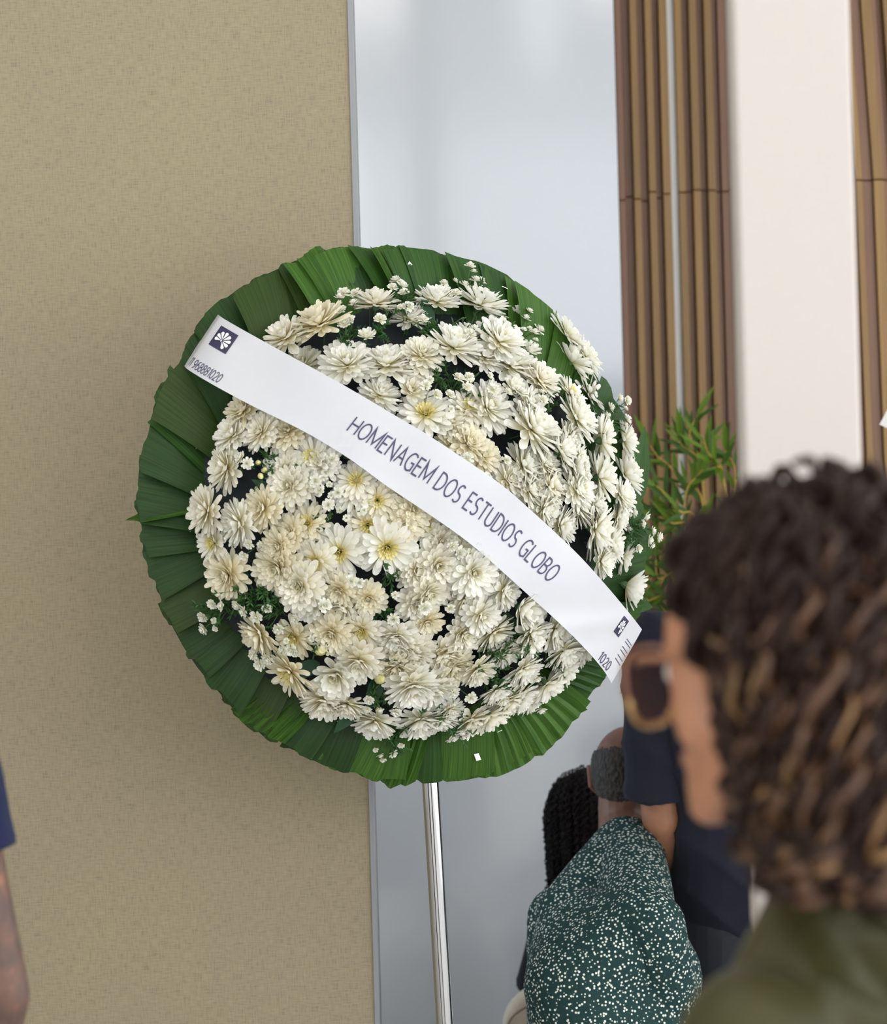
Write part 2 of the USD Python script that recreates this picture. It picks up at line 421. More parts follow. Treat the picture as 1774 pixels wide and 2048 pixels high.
YP = 2.25
xp0, xp1 = at(1464, 0, YP)[0], at(1699, 0, YP)[0]
pl = thing('pillar', 'slim white painted fin pillar between the wooden slats, behind the curly head', 'pillar', ((xp0 + xp1) / 2, YP + 0.1, 0))
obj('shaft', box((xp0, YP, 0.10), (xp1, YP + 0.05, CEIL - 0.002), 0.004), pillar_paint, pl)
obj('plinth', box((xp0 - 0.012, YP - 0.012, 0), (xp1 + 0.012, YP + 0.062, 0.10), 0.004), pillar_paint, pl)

# a glowing pendant of the hall, out of the picture; its mirror image is the pale streak at the top of the white wall
lamp = thing('pendant_lamp', 'long glowing glass pendant lamp mirrored in the white wall', 'lamp', (-0.27, 2.1, 3.52))
pf_ = np.array([(0.0, 0.0), (0.05, 0.04), (0.10, 0.16), (0.14, 0.36), (0.155, 0.60), (0.14, 0.80), (0.06, 0.86), (0.0, 0.865)])
lm = trimesh.creation.revolve(pf_, sections=32)
lm.apply_translation((-0.27, 2.1, 3.52))
obj('shade', lm, M('lamp_glow', {'e': ('emission', {'color': (0.97, 0.98, 1.0), 'strength': 2.5})}, [], 'e.emission'), lamp, smooth=True)
obj('cord', trimesh.creation.cylinder(0.006, segment=((-0.27, 2.1, 4.38), (-0.27, 2.1, CEIL - 0.001)), sections=10), alu, lamp)

# ------------------------------------------------------------------ the wreath
YC = 3.75
WC = at(800, 1032, YC)
YAW = math.radians(18)
E1 = V(math.cos(YAW), math.sin(YAW), 0)
E2 = V(math.sin(ROLL) * 0.0, 0, 1.0)
EN = V(math.sin(YAW), -math.cos(YAW), 0)
SC = F / YC
RD, HD = 0.425, 0.155


def dome_h(r, rd=RD, h=HD):
    return h * np.sqrt(np.maximum(0.0, 1 - (np.minimum(r, rd) / rd) ** 2))


def loc2w(a, b, c):
    a, b, c = np.broadcast_arrays(np.asarray(a, float), np.asarray(b, float), np.asarray(c, float))
    return WC + a[..., None] * E1 + b[..., None] * E2 + c[..., None] * EN


def on_dome(px, py, off=0.0, rd=RD, h=HD, frac=1.0):
    """Local (a, b, c) of the point where the line of sight through a pixel meets the dome raised by off."""
    d = at(px, py, 1.0) - V(0, 0, CAMZ)
    o = V(0, 0, CAMZ) - WC
    c = off
    for _ in range(30):
        t = (c - o @ EN) / (d @ EN)
        p = o + t * d
        a, b = p @ E1, p @ E2
        c = 0.6 * c + 0.4 * (off + frac * float(dome_h(math.hypot(a, b), rd, h)))
    return a, b, c


wreath = thing('funeral_wreath', 'round funeral wreath of white chrysanthemums on a pleated green palm leaf disc', 'wreath', tuple(WC))
# the dark foam mound and its backing disc
nr, nt = 16, 72
rr = np.linspace(0, 0.455, nr)
th = np.arange(nt) * 2 * math.pi / nt
A = rr[:, None] * np.cos(th)
B = rr[:, None] * np.sin(th)
Cc = 0.80 * dome_h(np.hypot(A, B), 0.40, HD) - 0.004
Cc = Cc + 0.012 * (meshkit.fbm(np.stack([A * 20, B * 20, 0 * A], -1), 3) - 0.5) * (Cc > 0.01)
vv = loc2w(A, B, Cc).reshape(-1, 3)
idx = np.arange(nr * nt).reshape(nr, nt)
q = np.stack([idx[:-1], np.roll(idx[:-1], -1, 1), np.roll(idx[1:], -1, 1), idx[1:]], -1).reshape(-1, 4)
back = loc2w(0.455 * np.cos(th), 0.455 * np.sin(th), np.full(nt, -0.055))
vv = np.vstack([vv, back, loc2w(0, 0, -0.055)[None]])
k0 = nr * nt
f2 = []
for j in range(nt):
    j2 = (j + 1) % nt
    f2 += [(idx[-1, j], idx[-1, j2], k0 + j2), (idx[-1, j], k0 + j2, k0 + j), (k0 + j, k0 + j2, k0 + nt)]
ff = np.vstack([q[:, [0, 1, 2]], q[:, [0, 2, 3]], np.array(f2)])
obj('foam_mound', trimesh.Trimesh(vv, ff, process=False), foam_dark, wreath, smooth=35)

# outline of the leaf disc in the photo, as a radius per angle
outline = np.array([(705, 497), (765, 499), (812, 497), (925, 515), (985, 533), (1040, 560), (1095, 600), (1130, 635), (1172, 690), (1200, 745), (1230, 800), (1262, 850),
                    (1285, 1000), (1303, 1080), (1304, 1140), (1300, 1200), (1270, 1290), (1215, 1375), (1120, 1475), (1000, 1545), (940, 1560), (870, 1566), (800, 1562), (740, 1555),
                    (665, 1530), (600, 1497), (500, 1440), (440, 1370), (385, 1290), (350, 1220), (330, 1170), (310, 1100), (300, 1040), (299, 960), (310, 880), (340, 790), (372, 735),
                    (430, 640), (500, 580), (550, 548), (600, 525), (650, 505)], float)
oa = (outline[:, 0] - 800) / (SC * math.cos(YAW))
ob = (1032 - outline[:, 1]) / SC
oth, orr = np.arctan2(ob, oa), np.hypot(oa, ob)
o_ = np.argsort(oth)
oth, orr = oth[o_], orr[o_]
R_out = lambda t: np.interp(np.mod(t + math.pi, 2 * math.pi) - math.pi, np.r_[oth - 2 * math.pi, oth, oth + 2 * math.pi], np.r_[orr, orr, orr])
sk_t = np.radians([-180, -165, -140, -120, -105, -90, -75, -60, -40, -20, 0, 20, 45, 60, 80, 95, 115, 135, 150, 165, 180])
sk_v = np.radians([20, -8, 18, -17, -12, -22, -12, 16, 34, 30, 60, 55, 55, 50, 32, 16, -22, -40, -38, -44, 20])
skew_at = lambda t: np.interp(np.mod(t + math.pi, 2 * math.pi) - math.pi, sk_t, sk_v)


def palm_blade(t0, width, skew, fan, layer, tip=0.0, npl=8, nu=11, r0=0.27, jag=0.006, pleat=0.0018):
    ns = 2 * npl + 1
    s = np.linspace(-0.5, 0.5, ns)
    base = r0 * V(math.cos(t0), math.sin(t0))
    a0 = t0 + skew
    V2, jit = [], np.repeat(rng.uniform(-jag, jag * 0.8, npl + 1), 2)[:ns]
    for i in range(ns):
        ang = a0 + fan * s[i]
        d = V(math.cos(ang), math.sin(ang))
        p = base + s[i] * width * 0.55 * V(-math.sin(a0), math.cos(a0))
        lo, hi = 0.0, 0.9
        for _ in range(30):
            md = 0.5 * (lo + hi)
            e = p + md * d
            if math.hypot(*e) < R_out(math.atan2(e[1], e[0])) + jit[i] + tip * (1 - abs(2 * s[i])):
                lo = md
            else:
                hi = md
        V2.append(p[None] + np.linspace(0, lo, nu)[:, None] * d[None])
    P = np.array(V2)                                           # ns, nu, 2
    r = np.linalg.norm(P, axis=2)
    z = np.where(np.arange(ns) % 2 == 0, pleat, -pleat)[:, None] * np.linspace(0.5, 1.0, nu)[None]
    z = z + layer + 0.030 * s[:, None] - 0.030 * np.clip((r - 0.40) / 0.10, 0, 1.2) ** 2 + 0.006 * np.sin(np.linspace(0, 2.2, nu))[None]
    z = z + 0.006 * (meshkit.fbm(np.stack([P[..., 0] * 14, P[..., 1] * 14, np.full(r.shape, layer * 300)], -1), 2) - 0.5)
    Wd = loc2w(P[..., 0], P[..., 1], z + 0.012)
    id_ = np.arange(ns * nu).reshape(ns, nu)
    q = np.stack([id_[:-1, :-1], id_[1:, :-1], id_[1:, 1:], id_[:-1, 1:]], -1).reshape(-1, 4)
    pt = np.stack([np.broadcast_to(np.linspace(0, 1, nu)[None], (ns, nu)), np.broadcast_to(s[:, None], (ns, nu)), np.full((ns, nu), layer * 900 + t0)], -1).reshape(-1, 3)
    return trimesh.Trimesh(Wd.reshape(-1, 3), np.vstack([q[:, [0, 1, 2]], q[:, [0, 2, 3]]]), process=False), pt


NB = 48
for k in range(NB):
    t0 = -math.pi + 2 * math.pi * (k + 0.3 * rng.uniform(-1, 1)) / NB
    sk = float(skew_at(t0)) + rng.uniform(-0.24, 0.24)
    m, pt = palm_blade(t0 - 0.35 * sk, rng.uniform(0.08, 0.19), sk, rng.uniform(0.1, 0.45), 0.002 + 0.008 * rng.random() + 0.006 * (k % 3), npl=int(rng.integers(5, 9)))
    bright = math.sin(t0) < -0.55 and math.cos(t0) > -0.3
    obj('palm_leaf', m, palm_mats[int(rng.choice([1, 2, 2] if bright else ([0, 0, 3, 3, 1] if math.cos(t0) < -0.35 else [0, 1, 1, 2])))], wreath, smooth=True, pt=pt)  # leaf greens vary; darker ones on the left paint in the weaker light
# single leaves that stand out from the disc in the photo
for (px, py, w, sk, fan, tip, mi) in ((1000, 1420, 0.24, 0.10, 1.0, 0.02, 2), (1120, 1330, 0.16, 0.55, 0.3, 0.0, 1), (380, 1003, 0.03, 0.25, 0.0, 0.02, 2),
                                      (700, 590, 0.14, 0.18, 0.15, 0.006, 2), (850, 590, 0.11, 0.45, 0.1, 0.012, 2), (560, 1430, 0.16, -0.28, 0.2, 0.0, 2), (820, 1500, 0.10, -0.35, 0.1, 0.012, 2)):
    a, b, c = on_dome(px, py, 0.0)
    t0 = math.atan2(b, a)
    m, pt = palm_blade(t0, w, sk, fan, 0.020, tip, r0=max(0.24, math.hypot(a, b) - 0.05), npl=max(3, int(w / 0.018)), pleat=0.0035)
    obj('palm_leaf', m, palm_mats[mi], wreath, smooth=False, pt=pt)
# staples that hold the leaves
for (px, py) in ((598, 602), (641, 584), (697, 567), (748, 559), (550, 622), (503, 663), (511, 667), (524, 661), (438, 787), (412, 823), (396, 893), (383, 972), (381, 1060), (394, 1139),
                 (461, 1300), (503, 1352), (546, 1393), (587, 1411), (680, 1446), (751, 1481), (955, 1471), (998, 1463), (1029, 1456), (1010, 575), (1106, 640)):
    a, b, c = on_dome(px, py, 0.030, frac=0.0)
    t0 = math.atan2(b, a) + math.pi / 2 + rng.uniform(-0.5, 0.5)
    p = loc2w(a, b, c)
    d = 0.0055 * (math.cos(t0) * E1 + math.sin(t0) * E2)
    e = 0.004 * EN
    obj('staple', tubes(np.array([p - d - e, p - d, p - 0.5 * d, p + 0.5 * d, p + d, p + d - e]), 0.0007, 5), staple_metal, wreath)

for (px, py, w_, h_, a_) in ((818, 532, 5, 9, 25), (955, 1514, 6, 9, -30)):        # two small white chips added for gaps that show the white wall
    a, b, c = on_dome(px, py, 0.036, frac=0.0)
    t = math.radians(a_)
    ux, uy = math.cos(t) * E1 - math.sin(t) * E2, math.sin(t) * E1 + math.cos(t) * E2
    P = loc2w(a, b, c)
    obj('white_chip', trimesh.convex.convex_hull(np.array([P + (sx * w_ * ux + sy * h_ * uy) / SC + dz * EN for sx, sy in ((-1, -.6), (.6, -1), (1, .6), (-.6, 1)) for dz in (0, 0.0006)])), logo_white, wreath)
# ---- chrysanthemums
RT = [(440, 632), (492, 663), (594, 719), (692, 773), (792, 832), (853, 868), (914, 908), (990, 960), (1048, 1008), (1135, 1088), (1196, 1152), (1247, 1212), (1284, 1259)]
RB = [(371, 735), (420, 766), (517, 818), (610, 864), (705, 922), (768, 968), (829, 1009), (905, 1061), (965, 1108), (1040, 1175), (1112, 1240), (1180, 1308), (1223, 1367)]
rib_poly = Polygon(RT + RB[::-1])
NU, NV = 8, 5
tt = np.array([0, 0.18, 0.38, 0.58, 0.76, 0.89, 0.965, 1.0])
ww = np.linspace(-1, 1, NV)
prof = (0.36 + 0.64 * np.clip(tt / 0.7, 0, 1)) * np.sqrt(np.clip(1 - (np.clip((tt - 0.74) / 0.272, 0, 1)) ** 2.3, 0, 1))


def petals(n, Lm, e0, curl, r0, z0, wid, seed, jl=0.10, je=8, ja=0.35, cup=0.35, layer=0.0):
    g = np.random.default_rng(seed)
    phi = (np.arange(n) + g.uniform(-ja, ja, n)) * 2 * math.pi / n + g.uniform(0, 6.28)
    Ls = Lm * (1 + g.uniform(-jl, jl, n))
    e = np.radians(e0 + g.uniform(-je, je, n))
    cu = np.radians(curl + g.uniform(-je, je, n) * 1.2)
    ang = e[:, None] + cu[:, None] * tt[None]
    ds = Ls[:, None] * np.diff(tt)[None]
    x = r0 + np.concatenate([np.zeros((n, 1)), np.cumsum(np.cos(0.5 * (ang[:, 1:] + ang[:, :-1])) * ds, 1)], 1)
    z = z0 + np.concatenate([np.zeros((n, 1)), np.cumsum(np.sin(0.5 * (ang[:, 1:] + ang[:, :-1])) * ds, 1)], 1)
    wd = wid * Lm * prof[None] * (1 + g.uniform(-0.15, 0.15, n))[:, None]
    side = wd[:, :, None] * ww[None, None]
    lift = cup * np.abs(wd)[:, :, None] * (ww ** 2)[None, None]
    tw = g.uniform(-0.3, 0.3, n)[:, None, None] * tt[None, :, None]
    px_ = x[:, :, None] - lift * np.sin(ang)[:, :, None]
    pz_ = z[:, :, None] + lift * np.cos(ang)[:, :, None] + side * np.sin(tw)
    py_ = side * np.cos(tw)
    c, s_ = np.cos(phi)[:, None, None], np.sin(phi)[:, None, None]
    v = np.stack([c * px_ - s_ * py_, s_ * px_ + c * py_, pz_], -1)
    id_ = np.arange(n * NU * NV).reshape(n, NU, NV)
    q = np.stack([id_[:, :-1, :-1], id_[:, 1:, :-1], id_[:, 1:, 1:], id_[:, :-1, 1:]], -1).reshape(-1, 4)
    pt = np.stack([np.broadcast_to(tt[None, :, None], (n, NU, NV)), np.broadcast_to(g.random(n)[:, None, None], (n, NU, NV)), np.full((n, NU, NV), layer)], -1)
    return v.reshape(-1, 3), np.vstack([q[:, [0, 1, 2]], q[:, [0, 2, 3]]]), pt.reshape(-1, 3)


def join(parts):
    vs, fs, ps, o = [], [], [], 0
    for v, f, p in parts:
        vs.append(v); fs.append(f + o); ps.append(p); o += len(v)
    return np.vstack(vs), np.vstack(fs), np.vstack(ps)


def frame_of(n, g):
    n = n / np.linalg.norm(n)
    x = np.cross(n, V(0.3, 0.2, 1) if abs(n[2]) < 0.9 else V(1, 0, 0))
    x /= np.linalg.norm(x)
    y = np.cross(n, x)
    a = g.uniform(0, 6.28)
    return np.stack([x * math.cos(a) + y * math.sin(a), -x * math.sin(a) + y * math.cos(a), n], 1)


def chrysanthemum(px, py, rpx, kind, hue, seed, sink=0.0):
    g = np.random.default_rng(seed)
    r = rpx / SC * 1.14
    under = rib_poly.contains(Point(px, py))
    a, b, c = on_dome(px, py, (-0.012 if under else 0.012) + sink)
    rho = math.hypot(a, b)
    rad = (a * E1 + b * E2) / max(rho, 1e-6)
    tilt = math.radians(74) * min(1.0, rho / 0.40) ** 1.15
    nrm = math.cos(tilt) * EN + math.sin(tilt) * rad + g.normal(0, 0.16, 3)
    Rm = frame_of(nrm, g)
    P = loc2w(a, b, c + (0.0 if under else 0.022) * g.random())
    parts = []
    if kind == 'd':
        for li, (n, l, e0, cu, wid) in enumerate(((19, 1.0, -16, 24, 0.142), (19, 0.97, 2, 22, 0.140), (17, 0.88, 17, 22, 0.142), (15, 0.75, 32, 20, 0.145), (13, 0.60, 47, 18, 0.15), (9, 0.46, 62, 16, 0.17))):
            parts.append(petals(n, r * l, e0, cu, 0.06 * r, 0.03 * r * li, wid, seed * 7 + li, layer=li / 5))
    elif kind == 'y':
        for li, (n, l, e0, cu, wid) in enumerate(((18, 1.0, -10, 16, 0.140), (17, 0.95, 6, 14, 0.138), (15, 0.78, 20, 16, 0.14))):
            parts.append(petals(n, r * l, e0, cu, 0.10 * r, 0.03 * r * li, wid, seed * 7 + li, layer=li / 5))
    else:                                                     # 'c': a half closed cup seen from the side
        for li, (n, l, e0, cu, wid) in enumerate(((13, 1.0, 22, 20, 0.17), (13, 0.98, 36, 18, 0.17), (10, 0.85, 55, 16, 0.17))):
            parts.append(petals(n, r * l, e0, cu, 0.06 * r, 0.02 * r * li, wid, seed * 7 + li, layer=li / 5))
    v, f, pt = join(parts)
    fl = obj('chrysanthemum', trimesh.Trimesh(v @ Rm.T + P, f, process=False), hue, wreath, smooth=True, pt=pt)
    # centre florets
    cparts = []
    if kind == 'y':
        for li, (n, l, e0) in enumerate(((16, 0.34, 40), (13, 0.28, 58), (9, 0.22, 74))):
            cparts.append(petals(n, r * l, e0, 14, (0.13 - 0.04 * li) * r, 0.10 * r, 0.16, seed * 13 + li))
    else:
        for li, (n, l, e0) in enumerate(((10, 0.36, 66), (7, 0.30, 80))):
            cparts.append(petals(n, r * l, e0, 20, 0.05 * r, 0.16 * r, 0.2, seed * 13 + li))
    v, f, pt = join(cparts)
    obj('flower_center', trimesh.Trimesh(v @ Rm.T + P, f, process=False), floret_yellow if kind == 'y' else floret_cream, fl, smooth=True, pt=pt)
    # green calyx and stem behind the petals
    lat = np.linspace(0, 1, 5)
    prof2 = np.stack([r * np.r_[0.03, 0.09, 0.15, 0.17, 0.14], r * np.r_[-0.26, -0.2, -0.10, -0.03, 0.04]], 1)
    cal = trimesh.creation.revolve(prof2, sections=10)
    cal.apply_transform(np.vstack([mat4(Rm, P), [0, 0, 0, 1]]))
    foot = loc2w(a * 0.90, b * 0.90, 0.6 * float(dome_h(rho * 0.9)))
    top = P - Rm[:, 2] * 0.25 * r
    u = np.linspace(0, 1, 6)[:, None]
    st = tubes((1 - u) * top + u * foot, 0.0013, 5)
    obj('calyx', cat_mesh([cal, st]), calyx_green, fl, smooth=False)
    return fl


FL = """636 652 52 d i;571 677 42 d c;746 612 42 d c;727 677 18 c w;692 734 50 d w;771 734 50 d w;825 739 36 d c;819 784 30 c c;757 792 36 d w;484 824 34 d i;467 872 38 d w;520 866 36 d c;455 936 43 d c;574 866 37 d i;622 917 42 y w;574 937 40 d c;
709 962 36 y c;600 968 34 d c;413 1023 43 d c;476 1045 43 d w;526 1017 39 d i;577 973 40 d c;640 930 34 d w;706 985 38 y w;750 1001 33 y i;785 985 30 d i;615 1048 36 y i;580 1064 32 d i;735 1050 36 y i;801 1051 34 d i;555 1090 32 d i;
679 1102 45 y w;768 1093 49 y w;630 1121 38 y c;457 1149 45 d i;558 1134 48 d i;596 1171 46 d c;618 1202 36 c w;675 1178 33 d i;731 1194 32 d i;684 1212 27 c c;517 1266 42 d i;659 1263 40 d i;719 1257 39 y c;798 1288 46 d c;785 1268 36 d w;
712 1317 45 d c;577 1342 49 y i;671 1348 46 c w;646 1398 45 d c;690 1406 36 d c;747 1439 42 d w;790 1330 38 d i;829 1140 38 d c;
818 1020 36 d i;849 1050 31 y c;879 1079 36 d c;870 1128 50 d c;849 1183 38 d c;937 1143 48 d w;916 1100 36 d c;970 1128 32 d c;873 1172 36 d c;827 1203 36 d c;928 1197 34 d c;998 1180 38 d w;952 1228 39 d w;1034 1215 44 c w;849 1240 30 d i;
922 1266 38 d c;983 1264 41 d c;1053 1265 45 d w;1104 1257 44 d w;824 1306 41 d c;882 1306 43 d c;903 1332 41 d i;946 1337 36 d c;818 1367 50 d w;864 1373 45 d w;1040 1335 38 d w;1007 1304 32 d w;1120 1300 42 d w;1155 1292 38 d w;1120 1335 38 d w;
1086 1367 39 d w;1037 1389 40 d w;1010 1398 36 d c;970 1428 38 d c;937 1437 38 d c;840 1437 45 d w;876 1437 33 d w;894 1417 26 d w;983 1378 32 d w;1060 1400 30 d w;
1184 1058 51 d w;1117 1052 41 d w;1153 1012 41 d w;1216 1091 40 d w;1193 1122 36 d w;1240 1113 35 y w;1246 1170 43 c w;1080 1018 39 d w;1230 1036 34 d w;
870 605 42 d w;958 611 51 d w;1025 635 22 c w;900 699 51 d w;837 714 39 d c;989 687 49 d w;934 676 31 d c;1019 733 49 d w;967 717 36 d w;1056 705 23 c w;1074 763 43 d c;1129 675 48 y w;1165 714 43 y w;1135 727 45 y w;1175 790 48 y w;1138 787 36 y w;
849 830 48 y w;931 818 38 y c;970 818 49 d w;1053 860 59 d w;1050 808 34 d w;1144 839 48 d w;1129 878 34 d w;1196 882 45 y w;1238 882 36 d w;928 888 40 d i;958 914 36 d i;900 888 30 d i;1114 903 42 d w;1141 930 46 d w;1043 934 46 d w;1050 979 43 d w;
1092 973 43 d c;1193 955 45 d w;1240 952 45 d w;1144 980 40 d w;1232 994 36 d w;1010 962 34 d c;1085 930 36 d w;1018 780 26 c w;1185 1010 34 d w;980 790 26 c w;895 850 34 d c;760 840 30 d w;700 870 36 d c;640 870 36 d c;790 900 30 d c;905 960 30 d c;960 1010 30 d c;1030 1080 34 d w;1090 1140 34 d w;1150 1200 32 d w"""
hues = {'w': petal_white, 'c': petal_cream, 'i': petal_ivory}
GR = "880 740 55;540 920 50;990 1330 62;1000 1372 50;900 1428 52;790 1150 55;1030 1290 52;780 1232 45;1225 830 45;515 1190 52;560 1228 45;495 1205 45;752 1395 42;1000 642 48;950 655 40;700 655 42;930 772 40;1120 1330 40;945 578 46;720 900 36;650 1030 38;480 1225 40;1285 1060 42;1150 905 34;765 640 42;870 650 40;1075 1310 46;800 1330 36;640 1285 40;1100 800 34;790 1500 44;920 1452 44;420 1230 40;810 590 40;1170 850 36"
known = [row.split() for row in FL.replace('\n', '').split(';')]
for i, (x, y, r, k, hcol) in enumerate(known):
    chrysanthemum(float(x), float(y), float(r), k, hues[hcol], 100 + i)
# lower flowers that close the gaps, except where the photo shows dark openings
kx = [(float(t[0]), float(t[1]), float(t[2])) for t in known]
holes = [tuple(map(float, t.split())) for t in GR.split(';')]
gf = np.random.default_rng(77)
nf = 0
for _ in range(6000):
    x, y = gf.uniform(380, 1290), gf.uniform(560, 1480)
    a, b, c = on_dome(x, y, 0.0)
    if math.hypot(a, b) > 0.375 or (rib_poly.contains(Point(x, y)) and not rib_poly.boundary.distance(Point(x, y)) < 25):
        continue
    if any(math.hypot(x - u[0], y - u[1]) < 1.12 * u[2] + 14 for u in kx) or any(math.hypot(x - u[0], y - u[1]) < 0.85 * u[2] for u in holes):
        continue
    r = gf.uniform(28, 37)
    warm = x < 780 or y > 1180  # more cream hues at left and below, partly painting in the warmer light
    chrysanthemum(x, y, r, 'd' if gf.random() < 0.75 else 'y', hues[gf.choice(['c', 'i', 'w'] if warm else ['w', 'w', 'c'])], 2000 + nf, -0.014)
    kx.append((x, y, r)); nf += 1

# ---- sprigs of small button blossoms
BL = """687 587;712 587;678 596;709 607;791 562;785 576;802 565;804 573;808 586;684 621;689 649;816 614;802 615;940 533;948 544;888 568;910 562;951 562;963 560;966 568;911 588;928 571;1059 623;1047 660;1059 657;1077 660;1071 681;1068 666;1050 638;
940 669;949 658;917 757;980 751;938 755;852 771;934 775;873 790;900 790;903 818;986 780;1016 784;1034 780;1083 784;1086 800;1044 787;1254 801;1250 818;1254 839;1250 851;1238 797;1211 833;1220 815;1211 867;1174 851;1013 921;934 917;1174 953;1159 912;1170 930;973 955;
1291 1032;1284 1048;1304 1062;1316 1074;1297 1080;1304 1090;1276 1097;1266 1026;1256 1029;1256 1058;425 1208;474 1209;488 1223;513 1233;406 1233;428 1241;409 1257;431 1257;444 1212;534 1216;592 1238;624 1277;558 1257;573 1282;567 1299;583 1299;592 1304;520 1328;507 1310;536 1317;
488 1111;498 1088;520 1089;495 927;482 916;659 969;662 991;657 1010;679 1020;693 1036;676 985;728 1021;665 919;719 1165;760 1197;790 1190;787 1238;703 1162;649 1211;738 1399;735 1418;760 1418;793 1424;760 1509;766 1519;751 1499;786 1506;802 1490;923 1460;897 1479;907 1473;926 1469;907 1386;907 1406;942 1395;737 1398;793 1423;1005 1400;1082 1418;1074 1356;900 1216;849 1216;
640 980;648 955;632 962;920 1105;955 1090;905 1092;940 1108;860 760;700 640;760 640;845 640;740 590;1006 640;1012 655"""
bl = np.array([[float(t) for t in s.split()] for s in BL.replace('\n', '').split(';')])
left = list(range(len(bl)))
clusters = []
while left:
    s0 = left[0]
    d = np.hypot(*(bl[left] - bl[s0]).T)
    mem = [left[i] for i in np.argsort(d) if d[i] < 52][:9]
    clusters.append(mem)
    left = [i for i in left if i not in mem]


def blossom(P, n, r, g, seed):
    Rm = frame_of(n, g)
    parts = [petals(10, r, -5, 30, 0.1 * r, 0, 0.26, seed, layer=0), petals(9, r * 0.85, 22, 30, 0.1 * r, 0.1 * r, 0.26, seed + 1, layer=.3), petals(7, r * 0.7, 48, 30, 0.08 * r, 0.2 * r, 0.28, seed + 2, layer=.5), petals(4, r * 0.6, 72, 15, 0.05 * r, 0.25 * r, 0.3, seed + 3, layer=.7)]
    v, f, pt = join(parts)
    return trimesh.Trimesh(v @ Rm.T + P, f, process=False), pt


for ci, mem in enumerate(clusters):
    g = np.random.default_rng(500 + ci)
    pts, nrm = [], []
    for i in mem:
        a, b, c = on_dome(bl[i, 0], bl[i, 1], 0.050)
        rho = math.hypot(a, b)
        rad = (a * E1 + b * E2) / max(rho, 1e-6)
        tl = math.radians(65) * min(1, rho / 0.42)
        pts.append(loc2w(a, b, c))
        nrm.append(math.cos(tl) * EN + math.sin(tl) * rad + g.normal(0, 0.25, 3))
    pts = np.array(pts)
    cen = pts.mean(0)
    a, b, c = (cen - WC) @ E1, (cen - WC) @ E2, (cen - WC) @ EN
    foot = loc2w(a * 0.82, b * 0.82, max(0.0, 0.45 * float(dome_h(math.hypot(a, b) * 0.82))))
    fork = 0.45 * cen + 0.55 * foot
    u = np.linspace(0, 1, 8)[:, None]
    paths = [np.vstack([foot + (fork - foot) * u[:4], (1 - u) ** 2 * fork + 2 * u * (1 - u) * (0.4 * fork + 0.6 * p - 0.2 * (p - cen)) + u * u * p]) for p in pts]
    sp = obj('blossom_sprig', tubes(np.array(paths), 0.0008, 5), green_stem, wreath)
    for i, p, n in zip(mem, pts, nrm):
        r = g.uniform(0.0090, 0.0125) * (0.62 if g.random() < 0.22 else 1.0)
        m, pt = blossom(p, n, r, g, 9000 + i * 10)
        obj('blossom', m, blossom_white, sp, smooth=True, pt=pt)
# yellow green closed buds
for (px, py, r) in ((938, 757, 11), (641, 1299, 13), (760, 1357, 12), (1160, 913, 8), (530, 940, 6), (516, 925, 5), (521, 952, 6), (757, 1420, 7)):
    a, b, c = on_dome(px, py, 0.028)
    P = loc2w(a, b, c)
    g = np.random.default_rng(int(px))
    Rm = frame_of(EN + g.normal(0, 0.4, 3), g)
    prof2 = np.array([(0.0, -1.2), (0.55, -0.9), (0.95, -0.2), (0.85, 0.5), (0.45, 1.15), (0.0, 1.45)]) * r / SC
    m = trimesh.creation.revolve(prof2, sections=10)
    m.apply_transform(np.vstack([mat4(Rm, P), [0, 0, 0, 1]]))
    bd = obj('flower_bud', m, bud_yellow, wreath, smooth=True)
    st = tubes(np.linspace(P - Rm[:, 2] * 1.1 * r / SC, loc2w(a * .93, b * .93, 0.5 * c), 5), 0.0011, 5)
    obj('stem', st, green_stem, bd)

# ---- dark fine greenery between the flowers
for i, s in enumerate(GR.split(';')):
    px, py, rp = map(float, s.split())
    g = np.random.default_rng(700 + i)
    a, b, c = on_dome(px, py, 0.046)
    rho = math.hypot(a, b)
    C0 = loc2w(a * 0.93, b * 0.93, 0.72 * c)
    R = rp / SC
    rad = (a * E1 + b * E2) / max(rho, 1e-6)
    paths, leaves = [], []
    for k in range(10):
        d = rad * g.uniform(0.2, 1.0) + EN * g.uniform(0.4, 1.0) + g.normal(0, 0.55, 3)
        d /= np.linalg.norm(d)
        Ls = R * g.uniform(0.8, 1.35)
        u = np.linspace(0, 1, 6)[:, None]
        bend = g.normal(0, 0.22, 3)
        pth = C0 + d * Ls * u + bend * Ls * u * u
        paths.append(pth)
        for j in range(12):
            t = g.uniform(0.25, 1.0)
            p = C0 + d * Ls * t + bend * Ls * t * t
            d2 = d * 0.8 + g.normal(0, 0.6, 3)
            d2 /= np.linalg.norm(d2)
            ll = g.uniform(0.007, 0.016)
            paths2 = p + d2 * ll * u
            leaves.append(paths2)
    st = tubes(np.array(paths), np.linspace(0.0011, 0.0006, 6), 5)
    lv = tubes(np.array(leaves), np.array([0.0005, 0.0012, 0.0016, 0.0015, 0.0010, 0.0002]), 4)
    sp = obj('greenery_sprig', st, green_stem, wreath)
    obj('needle_foliage', lv, fern_green, sp)


